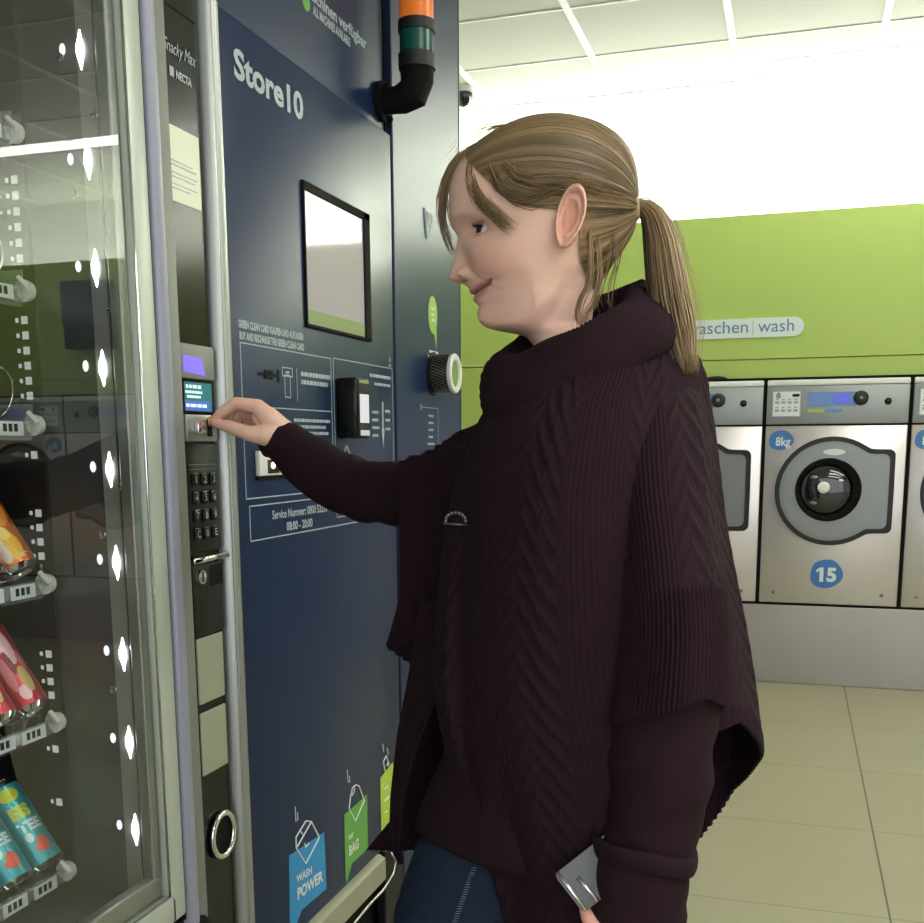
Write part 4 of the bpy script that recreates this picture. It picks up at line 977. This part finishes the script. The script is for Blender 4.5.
# resample closed loop
seg = np.linalg.norm(np.diff(np.vstack([loop, loop[:1]]), axis=0), axis=1); cs = np.concatenate([[0], np.cumsum(seg)])
NS = 300
lp2 = np.array([[np.interp(q, cs, np.append(loop[:, k], loop[0, k])) for k in range(3)] for q in np.linspace(0, cs[-1], NS, endpoint=False)])
tn_ = np.cumsum(rng.normal(size=(NS)))
stripe = (np.sin(np.arange(NS)*.9+3*np.sin(np.arange(NS)*.23))*.5+.5)*.6+rng.random(NS)*.4
hcol = lambda q: np.array(lin((60, 46, 33)))*(1-q)+np.array(lin((172, 145, 107)))*q
MV = 40
kd = KN/np.linalg.norm(KN); R = []; Cc = []
RAD = np.zeros((MV+1, NS)); DIR = np.zeros((MV+1, NS, 3))
for j in range(MV+1):
    v = j/MV
    for i in range(NS):
        e1 = lp2[i]/np.linalg.norm(lp2[i]); om = math.acos(np.clip(kd@e1, -1, 1))
        d = (math.sin((1-v)*om)*kd+math.sin(v*om)*e1)/max(math.sin(om), 1e-4); DIR[j, i] = d/np.linalg.norm(d); RAD[j, i] = srad(d)
for _ in range(3): RAD[1:-1] = (RAD[:-2]+2*RAD[1:-1]+RAD[2:])/4; RAD = (np.roll(RAD, 1, 1)+2*RAD+np.roll(RAD, -1, 1))/4
for j in range(MV+1):
    v = j/MV; i = np.arange(NS)
    ridge = .0022*(stripe-.5)*math.sin(PI*min(1, v*1.02))**.5+.0008*np.sin(i*.35+5*v)
    thick = .0075*math.sin(PI*min(.5+.5*v, .985))**.5+.0035*np.clip(DIR[j][:, 2], 0, 1)*math.sin(PI*v)+.0005
    P = DIR[j]*(RAD[j]+thick+ridge*(v < .99))[:, None]
    R.append(wst(P[:, 0]+HC[0], P[:, 1]+HC[1], P[:, 2]+HC[2]))
    q_ = np.clip(.14+.5*stripe+.14*np.sin(i*.11+2.5*v)-.14*(1-v)+.12*v, 0, 1)[:, None]
    Cc.append(np.array(lin((60, 46, 33)))*(1-q_)+np.array(lin((172, 145, 107)))*q_)
hair = MB().rings(R, 0, False, True, np.concatenate(Cc))
def strand(mb, ctrl, r0_, tone, n=9, k=4, taper=.12):
    C_ = np.asarray(ctrl, float); m = len(C_); tt = np.linspace(0, m-1, n); pts = []
    for q in tt:
        i = min(int(q), m-2); f_ = q-i; p0, p1, p2, p3 = C_[max(i-1, 0)], C_[i], C_[i+1], C_[min(i+2, m-1)]
        pts.append(.5*((2*p1)+(-p0+p2)*f_+(2*p0-5*p1+4*p2-p3)*f_*f_+(-p0+3*p1-3*p2+p3)*f_**3))
    mb.tube(pts, r0_*np.minimum(np.linspace(1, taper, n), np.minimum(1, .08+np.linspace(0, 1, n)*3.2)), k, 0, True, hcol(np.clip(tone, 0, 1)))
def lock(mb, ctrl, n, spread, r=.0007, tone=.5, tv=.3, tj=None):
    C_ = np.array([Wp(a, b2, c_) for a, b2, c_ in ctrl])
    for _ in range(n):
        o_ = rng.normal(size=3)*spread; jit = rng.normal(size=(len(C_), 3))*spread*.35
        w = np.linspace(.4, 1, len(C_))[:, None]
        strand(mb, C_+o_*w+jit*w, r*(.7+.6*rng.random()), tone+tv*rng.normal()*.5, 10)
# surface strands combed back to the tie
for q in range(420):
    i = rng.integers(NS); v0 = rng.uniform(.25, 1.0); v1 = max(0.02, v0-rng.uniform(.25, .6)); pts = []
    for v in np.linspace(v0, v1, 5):
        j = v*MV; j0 = int(min(j, MV-1)); pts.append(np.array(R[j0][i])*(1-(j-j0))+np.array(R[j0+1][i])*(j-j0))
    c_ = np.array(wst(*[np.array([h]) for h in HC])[0]); k_ = 1.001+.007*rng.random(); pts = [c_+(p-c_)*k_ for p in pts]
    strand(hair, pts, .0007, .22+.45*stripe[i]+.2*rng.random(), 9)
# fringe: near side sweep over the temple, far-side wisps, loose strands
lock(hair, [(505, 132, -.03), (482, 148, -.035), (474, 172, -.045), (481, 198, -.060), (497, 217, -.070), (510, 227, -.073)], 85, .0042, .0008, .5)
lock(hair, [(500, 134, -.02), (478, 148, -.028), (468, 172, -.042), (476, 200, -.058), (488, 214, -.066)], 26, .003, .0008, .45)
lock(hair, [(520, 130, -.012), (498, 146, -.034), (492, 170, -.065), (505, 192, -.077), (530, 199, -.082), (556, 188, -.085), (588, 180, -.084)], 60, .004, .0009, .35)
lock(hair, [(540, 128, -.010), (512, 146, -.038), (508, 166, -.072), (525, 180, -.083), (556, 180, -.085), (592, 186, -.08), (625, 203, -.02)], 60, .0045, .0009, .55)
lock(hair, [(500, 134, .01), (470, 150, .005), (452, 172, .008), (444, 198, .014), (443, 222, .018), (449, 240, .02)], 40, .0025, .0008, .62)
lock(hair, [(495, 138, .02), (464, 152, .018), (447, 176, .024), (440, 205, .030), (444, 232, .032), (453, 252, .030)], 40, .003, .0008, .6)
lock(hair, [(490, 140, .0), (466, 154, -.006), (455, 176, -.012), (450, 200, -.012), (449, 218, -.01)], 10, .002, .0007, .6)
for q in range(14):
    x = rng.uniform(-4, 4); lock(hair, [(520+x, 126, .0), (490+x, 128+x*.3, .005), (466+x, 142+x, .02), (452+x, 160+x, .03)], 1, .004, .0005, .75)
lock(hair, [(588, 225, -.055), (590, 258, -.07), (588, 285, -.066), (579, 305, -.066), (578, 322, -.072), (590, 330, -.08)], 22, .003, .0007, .55)
lock(hair, [(596, 225, -.045), (600, 270, -.062), (596, 298, -.06), (584, 318, -.07), (586, 330, -.08), (600, 327, -.085)], 14, .003, .0007, .6)
lock(hair, [(612, 215, -.03), (614, 256, -.045), (608, 284, -.045), (604, 300, -.05), (610, 312, -.06)], 9, .005, .0005, .35)
lock(hair, [(620, 212, 0), (620, 255, -.02), (614, 280, -.03), (612, 298, -.04)], 7, .005, .0005, .3)
hr = obj('hair', hair, M['hair'], person, True, True)
tie = MB(); kc_ = Wp(634, 206, 0); tdir = Wp(642, 206, 0)-Wp(628, 208, 0); tdir /= np.linalg.norm(tdir)
q2 = np.cross(tdir, TD); L = []
for a in np.linspace(0, 2*PI, 25):
    cen = kc_ + .0125*(math.cos(a)*TD+math.sin(a)*q2)
    L.append([cen + .0055*(math.cos(b2)*(math.cos(a)*TD+math.sin(a)*q2)+math.sin(b2)*tdir) for b2 in np.arange(10)*PI/5])
obj('hair_tie', tie.rings(L, cap=False), mat('hair_tie_band', (168, 148, 110), .6), hr, True)
pt = MB()
cl_ = [(622, 207, 0), (636, 205, 0), (650, 212, 0), (659, 236, -.01), (664, 268, -.03), (670, 305, -.05), (678, 338, -.068), (686, 372, -.085)]
hw = np.array([9, 5.5, 10, 15, 18, 19.5, 17, 8])*pm
CP = np.array([Wp(a, b2, c_) for a, b2, c_ in cl_])
Tn = np.gradient(CP, axis=0); Tn /= np.linalg.norm(Tn, axis=1)[:, None]; NX = np.cross(Tn, TD); NX /= np.linalg.norm(NX, axis=1)[:, None]
for q in range(620):
    a = rng.uniform(0, 2*PI); rr = math.sqrt(rng.random()); x, y = rr*math.cos(a), rr*math.sin(a)*.8
    off = hw[:, None]*(x*NX+y*TD[None]); end = rng.uniform(.86, 1.03)
    pts = CP+off+rng.normal(size=CP.shape)*.0012*np.linspace(0, 1, len(CP))[:, None]
    pts[-1] = pts[-2]+(pts[-1]-pts[-2])*end
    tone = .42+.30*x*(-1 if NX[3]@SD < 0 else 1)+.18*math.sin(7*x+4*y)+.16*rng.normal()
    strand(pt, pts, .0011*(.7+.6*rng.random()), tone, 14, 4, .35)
for q in range(10):
    pts = CP+hw[:, None]*((1.05+.25*rng.random())*(1 if NX[3]@SD > 0 else -1)*NX+rng.normal()*.5*TD[None])+rng.normal(size=CP.shape)*.002
    strand(pt, pts, .0004, .8, 14, 4, .3)
obj('ponytail', pt, M['hair'], hr, True, True)

# --- clothing
def loft_uv(fn, nu, nv, closed=True, cap=False, mb=None, m=0):
    """fn(u, v) vectorised over u -> points"""
    mb = mb or MB(); uu = np.arange(nu)/nu if closed else np.linspace(0, 1, nu)
    return mb.rings([fn(uu, v) for v in np.linspace(0, 1, nv)], m, cap, closed)
def displace(P, d):
    """P: (nv, nu, 3) closed in u; push along the surface normal by d"""
    du = np.roll(P, -1, 1)-np.roll(P, 1, 1); dv = np.gradient(P, axis=0); N = np.cross(du, dv); N /= np.linalg.norm(N, axis=2)[:, :, None]+1e-12
    c = P.mean(axis=1, keepdims=True); sgn = np.sign(((P-c)*N).sum(2).mean()); return P+N*sgn*d[:, :, None]
def solid(mb_name, P, m, parent, thick=.004, smooth_=True, cap=False):
    o_ = obj(mb_name, MB().rings(list(P), 0, cap, True), m, parent, smooth_)
    if thick: md = o_.modifiers.new('thickness', 'SOLIDIFY'); md.thickness = thick; md.offset = -1
    return o_
tri = lambda x: 2*np.abs(x-np.floor(x+.5))
def knit(U, Vv):                            # U, V in metres over the cloth: rib / cable / chevron bands
    rib = .0006*np.sin(2*PI*U/.0070)
    chev = .0013*np.clip(np.sin(2*PI*(Vv/.030+2.2*tri(U/.105))), -.4, 1)
    cable = .0022*np.exp(-((np.mod(U, .16)-.08)/.012)**2)*(.6+.5*np.sin(2*PI*Vv/.028+np.sign(np.mod(U, .16)-.08)*1.2))
    k = smooth(.30, .42, np.mod(U/.16+.2, 1.0))*smooth(.95, .85, np.mod(U/.16+.2, 1.0))
    return rib*(1-k)+chev*k+cable
# main drape of the poncho
DR = [(318, 592, 650, .062), (335, 566, 674, .085), (350, 545, 692, .105), (370, 520, 704, .135), (400, 492, 710, .165), (430, 476, 715, .19), (470, 460, 720, .205), (520, 448, 726, .215), (570, 441, 735, .22), (620, 436, 745, .22),
      (680, 434, 755, .22), (720, 439, 760, .218), (745, 445, 763, .215), (800, 461, 758, .21), (860, 480, 742, .205), (923, 500, 730, .20), (980, 515, 720, .195)]
NU, NV = 620, 330
th = np.arange(NU)/NU*2*PI                  # 0 front, +90 near side, 180 back
hem = np.interp(np.degrees(th), [0, 12, 25, 45, 75, 100, 115, 130, 150, 165, 180, 195, 215, 240, 270, 310, 340, 360], [965, 972, 976, 978, 975, 960, 860, 735, 722, 738, 752, 764, 790, 862, 915, 940, 955, 965])
P = np.zeros((NV, NU, 3)); U = np.zeros((NV, NU)); Vv = np.zeros((NV, NU))
for j in range(NV):
    v = j/(NV-1); y = 320+(hem-320)*v
    Fp, Bp, w = (interp_rows(DR, y, c) for c in (1, 2, 3))
    mid = (Fp+Bp)/2; hw_ = (Bp-Fp)/2
    px = mid-hw_*np.sign(np.cos(th))*np.abs(np.cos(th))**.92; bx = 1-.55*smooth(560, 800, y); t = -w*np.sign(np.sin(th))*np.abs(np.sin(th))**bx
    # hanging folds, deeper towards the hem; deep drape folds in the front opening
    dep = smooth(420, 800, y)
    fold = dep*(.010*np.sin(th*5+.6+.4*np.sin(3*v))+.006*np.sin(th*9-1.1))
    ff = gauss(th-.42, .26)*smooth(440, 540, y)*(.016*np.sin((px-440)/9.0*1.1+1.5))
    t2 = t*(1+fold/np.maximum(w, .05))-ff
    P[j] = Q = np.array([Wp(a, b2, c_) for a, b2, c_ in zip(px, y, t2)])
    U[j] = th*.19; Vv[j] = Q[:, 2]
dd = knit(U, Vv)*smooth(0, .05, np.linspace(0, 1, NV))[:, None]
kk_ = smooth(.945, .96, np.linspace(0, 1, NV))[:, None]
dd = dd*(1-kk_)+kk_*.0016*np.sin(2*PI*U/.007)
poncho = solid('poncho', displace(P, dd), M['wool'], person, .004)
# near half-sleeve with ribbed hem
SL = [(372, 630, 690, -.04, .05), (400, 612, 702, -.06, .08), (440, 606, 711, -.09, .093), (490, 608, 716, -.118, .098), (540, 614, 721, -.142, .099), (590, 618, 726, -.163, .096), (640, 619, 729, -.182, .091), (680, 615, 729, -.195, .086), (716, 609, 729, -.203, .083)]
NU2, NV2 = 420, 210; th2 = np.arange(NU2)/NU2*2*PI; P = np.zeros((NV2, NU2, 3)); U = np.zeros((NV2, NU2)); Vv = np.zeros_like(U)
hem2 = 712+7*np.cos(th2)+5*np.sin(2*th2+.5)+3*np.sin(5*th2)
for j in range(NV2):
    v = j/(NV2-1); y = 375+(hem2-375)*v
    Fp, Bp, tc_, w = (interp_rows(SL, y, c) for c in (1, 2, 3, 4))
    px = (Fp+Bp)/2-(Bp-Fp)/2*np.cos(th2); t = tc_-w*np.sin(th2)*(1+.10*smooth(560, 716, y)*np.sin(4*th2+1))
    P[j] = np.array([Wp(a, b2, c_) for a, b2, c_ in zip(px, y, t)]); U[j] = th2*.078; Vv[j] = P[j][:, 2]
vv = np.linspace(0, 1, NV2)[:, None]; kk_ = smooth(.63, .66, vv)
dd = (knit(U*1.0+.05, Vv)*(1-kk_)+kk_*.0019*np.sin(2*PI*U/.0066))*smooth(0, .1, vv)
hs = solid('poncho_sleeve', displace(P, dd), M['wool'], poncho, .0045)
# far half-sleeve, a wide drape whose hem hangs from the outstretched arm
FS = [(386, 462, 647, .17, .026), (398, 461, 655, .17, .030), (412, 456, 665, .17, .040), (430, 450, 678, .165, .050), (448, 438, 690, .15, .06), (466, 428, 690, .13, .07), (490, 416, 670, .10, .075)]
NU3, NV3 = 380, 90; th3 = np.arange(NU3)/NU3*2*PI; P = np.zeros((NV3, NU3, 3)); U = np.zeros((NV3, NU3)); Vv = np.zeros_like(U)
for j in range(NV3):
    v = j/(NV3-1)
    lean = -13*np.clip(np.cos(th3)*-1.7-.7, 0, 1)                      # the lower corner points forward
    px = 490-(490-399)*v + lean*v
    a_, b_, tc_, w = (interp_rows(FS, np.clip(px, 386, 490), c) for c in (1, 2, 3, 4))
    y = (a_+b_)/2-(b_-a_)/2*np.cos(th3); t = tc_-w*np.sin(th3)
    P[j] = np.array([Wp(a, b2, c_) for a, b2, c_ in zip(px, y, t)])
    U[j] = P[j][:, 2]; Vv[j] = px*pm
dd = .0016*np.sin(2*PI*U/.0072)*smooth(.45, .55, np.linspace(0, 1, NV3))[:, None]+.0012*np.sin(2*PI*U/.02)*(1-smooth(.45, .55, np.linspace(0, 1, NV3)))[:, None]
solid('poncho_sleeve', displace(P, dd), M['wool'], poncho, .004)
# front flap hanging below the far sleeve
def sheet(name, L, Rr, y0, y1, t0, t1, m, parent, nr=60, nc=24, wave=.006, thick=.005, rib=True):
    rws = []
    for y in np.linspace(y0, y1, nr):
        a, b2 = np.interp(y, *zip(*L)), np.interp(y, *zip(*Rr)); q = np.linspace(0, 1, nc); v = (y-y0)/(y1-y0)
        t = t0+(t1-t0)*q+wave*np.sin(q*7+2*v)*(.3+v)+(.0012*np.sin(q*(b2-a)*1.1) if rib else 0)
        rws.append([Wp(a+(b2-a)*k, y, c_) for k, c_ in zip(q, t)])
    o_ = obj(name, MB().rings(rws, 0, False, False), m, parent, True); md = o_.modifiers.new('thickness', 'SOLIDIFY'); md.thickness = thick; md.offset = 0; return o_
sheet('front_flap', [(600, 420), (665, 411), (733, 398.5), (796, 392), (828, 391), (850, 393), (864, 400)], [(600, 480), (670, 452), (708, 432), (750, 416), (796, 403), (838, 399), (850, 400), (864, 402)], 600, 864, .07, .0, M['wool'], poncho)
sheet('back_flap', [(620, 440), (700, 412), (790, 398), (820, 391), (850, 366)], [(620, 520), (700, 510), (800, 470), (832, 440), (850, 415)], 620, 850, .20, .19, M['wool'], poncho, nc=30)
# cowl collar
NU4, NV4 = 220, 64; a4 = np.arange(NU4)/NU4*2*PI; P = np.zeros((NV4, NU4, 3))
KA = np.radians([0, 45, 90, 135, 180, 225, 270, 315, 360])
kx = [505, 528, 585, 640, 652, 636, 585, 532, 505]; ky_ = [383, 388, 366, 330, 318, 318, 332, 360, 383]; kt = [0, -.082, -.110, -.075, 0, .07, .10, .078, 0]; kr1 = [33, 35, 37, 33, 31, 31, 31, 33, 33]; kr2 = [.028, .030, .032, .032, .028, .03, .03, .03, .028]
def per(vals, q):
    F_ = np.array(vals[:-1], float); n = len(F_); x = q/(2*PI)*n; i = np.floor(x).astype(int); f_ = x-i; g_ = lambda k: F_[k % n]
    p0, p1, p2, p3 = g_(i-1), g_(i), g_(i+1), g_(i+2); return .5*((2*p1)+(-p0+p2)*f_+(2*p0-5*p1+4*p2-p3)*f_**2+(-p0+3*p1-3*p2+p3)*f_**3)
cx4, cy4, ct4, cr1, cr2 = (per(q, a4) for q in (kx, ky_, kt, kr1, kr2))
cen0 = Wp(578, 350, 0)
for j in range(NV4):
    b2 = j/NV4*2*PI
    fold = 1+.10*np.sin(2*b2+a4*3+1)+.07*np.sin(3*b2-a4*4)
    for i in range(NU4):
        c_ = Wp(cx4[i], cy4[i], ct4[i]); out = c_-cen0; out[2] = 0; out /= np.linalg.norm(out)
        rib = .0010*math.sin(a4[i]*105)+.0007*math.sin(b2*40)
        P[j, i] = c_ + out*((cr2[i]+rib)*fold[i]*math.cos(b2)) + EZ*((cr1[i]*pm+rib)*fold[i]*math.sin(b2)) - out*.012*math.sin(b2)
mbc = MB(); idx = [list(P[:, i]) for i in range(NU4)]; idx.append(idx[0])
obj('cowl_collar', mbc.rings(idx, 0, False, True), M['wool'], poncho, True)
# brooch
bc = Wp(455, 518, -.115); mbb = MB()
bc = Wp(456, 518, -.13)
for k in range(9):
    a = PI*k/8; mbb.sph(bc+SD*.011*math.cos(a)+EZ*(.009*math.sin(a)-.003)-TD*.004, .0022, 0, 10, 6)
mbb.tube([bc-SD*.014-EZ*.006, bc+SD*.014-EZ*.008], .0012, 8)
obj('brooch', mbb, mat('dark_pewter', (120, 108, 112), .3, .9), poncho, True)

# long sleeves of the top beneath
def sleeve(name, path, rad, n=120, k=120, m=None, wr=.0022, seed=1, cuff=None):
    C_ = np.asarray(path, float); m_ = len(C_); pts = []; rr = []
    for q in np.linspace(0, m_-1, n):
        i = min(int(q), m_-2); f_ = q-i
        def cr(A): p0, p1, p2, p3 = A[max(i-1, 0)], A[i], A[i+1], A[min(i+2, m_-1)]; return .5*((2*p1)+(-p0+p2)*f_+(2*p0-5*p1+4*p2-p3)*f_*f_+(-p0+3*p1-3*p2+p3)*f_**3)
        pts.append(cr(C_)); rr.append(cr(np.asarray(rad, float)))
    pts = np.array(pts); T = np.gradient(pts, axis=0); T /= np.linalg.norm(T, axis=1)[:, None]
    a = np.cross(T[0], TD); a /= np.linalg.norm(a); R_ = []; ang = np.arange(k)*2*PI/k
    for j in range(n):
        a = a-T[j]*(a@T[j]); a /= np.linalg.norm(a); b2 = np.cross(T[j], a); v = j/(n-1)
        w = wr*(np.sin(v*38+ang*1.0+seed)+.7*np.sin(v*61-ang*2+2*seed))*(.5+.5*math.sin(v*9+seed))
        if cuff: w = w*(1-smooth(cuff-.02, cuff, v))+.0008*np.sin(ang*46)*smooth(cuff-.02, cuff, v)+.0022*smooth(cuff-.015, cuff, v)
        R_.append(pts[j]+np.outer(np.cos(ang)*(rr[j][0]+w), a)+np.outer(np.sin(ang)*(rr[j][1]+w), b2))
    o_ = obj(name, MB().rings(R_, 0, False, True), m or M['wool2'], person, True); md = o_.modifiers.new('thickness', 'SOLIDIFY'); md.thickness = .003; md.offset = -1; return o_
th_ = st(Hp(285, 430, .018))[1]
def arm(px, py, q): return Wp(px, py, th_+(.19-th_)*q)
fp = [Hp(270, 434, .018), Hp(285, 443, .020), arm(308, 462, .10), arm(336, 480, .25), arm(366, 491, .42), arm(400, 494, .6), arm(445, 495, .82), arm(490, 480, 1.0)]
fr_ = [(.0335, .034), (.0345, .036), (.043, .042), (.046, .044), (.046, .046), (.047, .048), (.052, .052), (.06, .06)]
sleeve('sleeve', fp, fr_, 150, 120, wr=.0016, seed=2)
np_ = [Wp(662, 560, -.185), Wp(664, 640, -.195), Wp(662, 710, -.203), Wp(659, 770, -.206), Wp(653, 822, -.206), Wp(643, 846, -.205), Wp(637, 872, -.205), Wp(634, 905, -.203), Wp(631, 928, -.20)]
nr_ = [(.05, .05), (.056, .052), (.0575, .052), (.0555, .051), (.051, .050), (.050, .049), (.056, .052), (.056, .05), (.053, .046)]
s2 = sleeve('sleeve', np_, nr_, 150, 130, wr=.0018, seed=5)
L = []
for a in np.linspace(0, 2*PI, 61):
    ce = Wp(643, 846, -.205); o1_ = SD*math.cos(a)*.054+TD*math.sin(a)*.053+EZ*(-.010*math.cos(a)+.003*math.sin(3*a))
    u_ = o1_/np.linalg.norm(o1_); L.append([ce+o1_+u_*.0045*math.cos(b2)+EZ*.012*math.sin(b2) for b2 in np.arange(12)*PI/6])
obj('cuff_fold', MB().rings(L, cap=False), M['wool2'], s2, True)

# tunic hem under the poncho
TU = [(560, 480, 660, .14), (640, 465, 668, .15), (722, 447, 672, .16), (754, 443, 674, .162), (789, 427, 676, .165), (828, 414, 680, .168), (900, 405, 682, .168)]
NU5, NV5 = 200, 90; th5 = np.arange(NU5)/NU5*2*PI; P = np.zeros((NV5, NU5, 3))
hem5 = np.interp(np.degrees(th5), [0, 14, 39, 62, 90, 180, 270, 315, 340, 360], [824, 831, 847, 866, 880, 890, 870, 840, 828, 824])
for j in range(NV5):
    v = j/(NV5-1); y = 560+(hem5-560)*v; Fp, Bp, w = (interp_rows(TU, y, c) for c in (1, 2, 3))
    px = (Fp+Bp)/2-(Bp-Fp)/2*np.cos(th5); t = -.005-w*np.sign(np.sin(th5))*np.abs(np.sin(th5))**.75*(1+.02*v*np.sin(6*th5))
    P[j] = np.array([Wp(a, b2, c_) for a, b2, c_ in zip(px, y, t)])
solid('tunic', P, M['wool2'], person, .004)
# jeans
jm = MB()
def leg(path, rad, k=64, n=70):
    C_ = np.asarray(path, float); m_ = len(C_); R_ = []; ang = np.arange(k)*2*PI/k
    for q in np.linspace(0, m_-1, n):
        i = min(int(q), m_-2); f_ = q-i; f_ = f_*f_*(3-2*f_)
        c_ = C_[i]*(1-f_)+C_[i+1]*f_; r_ = np.asarray(rad[i])*(1-f_)+np.asarray(rad[i+1])*f_
        w = .002*np.sin(q*9+ang*2)*math.sin(q*2.2)**2
        R_.append(c_+np.outer(np.cos(ang)*(r_[0]+w), SD)+np.outer(np.sin(ang)*(r_[1]+w), TD))
    jm.rings(R_)
k0 = Wp(470, 860, 0); ft = Wp(440, 905, 0)
zh = Wp(550, 800, 0)[2]
sL = lambda px, py: st(Wp(px, py, 0))[0]
farleg = [wst(sL(565, 790), .07, .80)[0], wst(sL(560, 860), .075, .70)[0], wst(sL(556, 900), .08, .62)[0], wst(sL(562, 923), .08, .46)[0], wst(sL(580, 923), .08, .28)[0], wst(sL(600, 923), .08, .075)[0]]
leg(farleg, [(.12, .085), (.098, .082), (.082, .074), (.062, .058), (.058, .054), (.048, .046)])
NT = -.068
lc = lambda px, py, z: np.array([*(WO+SD*st(Wp(px, py, NT))[0]+TD*NT)[:2], z])
zz_ = lambda py: Wp(470, py, NT)[2]
nearleg = [lc(540, 790, zz_(790)), lc(484, 850, zz_(850)), lc(463, 900, zz_(900)), lc(438, 960, zz_(1000)), lc(448, 960, .28), lc(462, 960, .075)]
leg(nearleg, [(.10, .076), (.086, .076), (.082, .074), (.066, .06), (.06, .056), (.048, .046)])
jn = obj('jeans', jm, M['denim'], person, True)
sm_ = MB()
for k in range(26):
    y = 868+k*2.4; x = 474-.36*(y-868)
    a = Wp(x, y, NT-.0755); 
    sm_.tube([a-SD*.003, a+SD*.003], .0006, 4)
obj('side_stitching', sm_, M['thread'], jn)
for pth, lab in ((farleg, 'a'), (nearleg, 'b')):
    an = pth[-1]; R_ = []
    for x, w, h in ((-.185, .012, .018), (-.17, .032, .032), (-.12, .044, .045), (-.06, .042, .065), (-.02, .038, .10), (.03, .036, .105), (.055, .032, .085), (.066, .016, .05)):
        R_.append([an+SD*x+TD*(w*math.cos(a))+EZ*(-an[2]+.022+max(0, h/2+h/2*math.sin(a)*1.0)) for a in np.arange(24)*PI/12])
    sh_ = obj('shoe', MB().rings(R_), M['shoe'], person, True)
    R_ = [[an+SD*(.0-.06+.128*math.cos(a))+TD*(.045*math.sin(a)*(1-.12*math.cos(a)))+EZ*(-an[2]+zq) for a in np.arange(40)*PI/20] for zq in (0, .024)]
    obj('sole', MB().rings(R_), M['sole'], sh_, 40)

# wallet in the lowered hand, coin between the fingers
c1, c2, c3 = Wp(554, 875, -.235), Wp(612, 829, -.222), Wp(585, 912, -.245)
ex = c2-c1; w_ = np.linalg.norm(ex); ex /= w_; ey = c3-c1; ey -= ex*(ey@ex); h_ = np.linalg.norm(ey); ey /= h_; nz = np.cross(ex, ey); nz *= np.sign(nz@TD)
w_ = .135
wt = thing('wallet', tuple(c1), 'glossy black patent wallet with metal edge held in the lowered hand', 'wallet')
pl = rrect(0, 0, w_, h_, .006)
obj('back_cover', MB().prism(pl, c1+nz*.011, ex, ey, nz*.006), M['wallet'], wt, 30)
obj('front_cover', MB().prism(pl, c1, ex, ey, nz*.006), M['wallet'], wt, 30)
obj('card_pages', MB().prism(rrect(.004, .003, w_-.004, h_-.003, .004), c1+nz*.006, ex, ey, nz*.005), M['grey_pl'], wt)
obj('metal_edge', MB().tube([c1+ex*.004, c1+ex*.004+ey*h_], .0022, 8).tube([c1+ex*.018+ey*h_*.35-nz*.001, c1+ex*.020+ey*h_*.98-nz*.001], .0024, 8), M['chrome'], wt, True)
cc_ = Hp(212, 421.5, .0005)
cn = obj('coin', MB().tube([cc_-np.array([0, .0010, 0]), cc_+np.array([0, .0010, 0])], .0088, 28), M['gold'], None, 40)
tag(cn, 'small brass coin pinched between finger and thumb at the coin slot', 'coin')
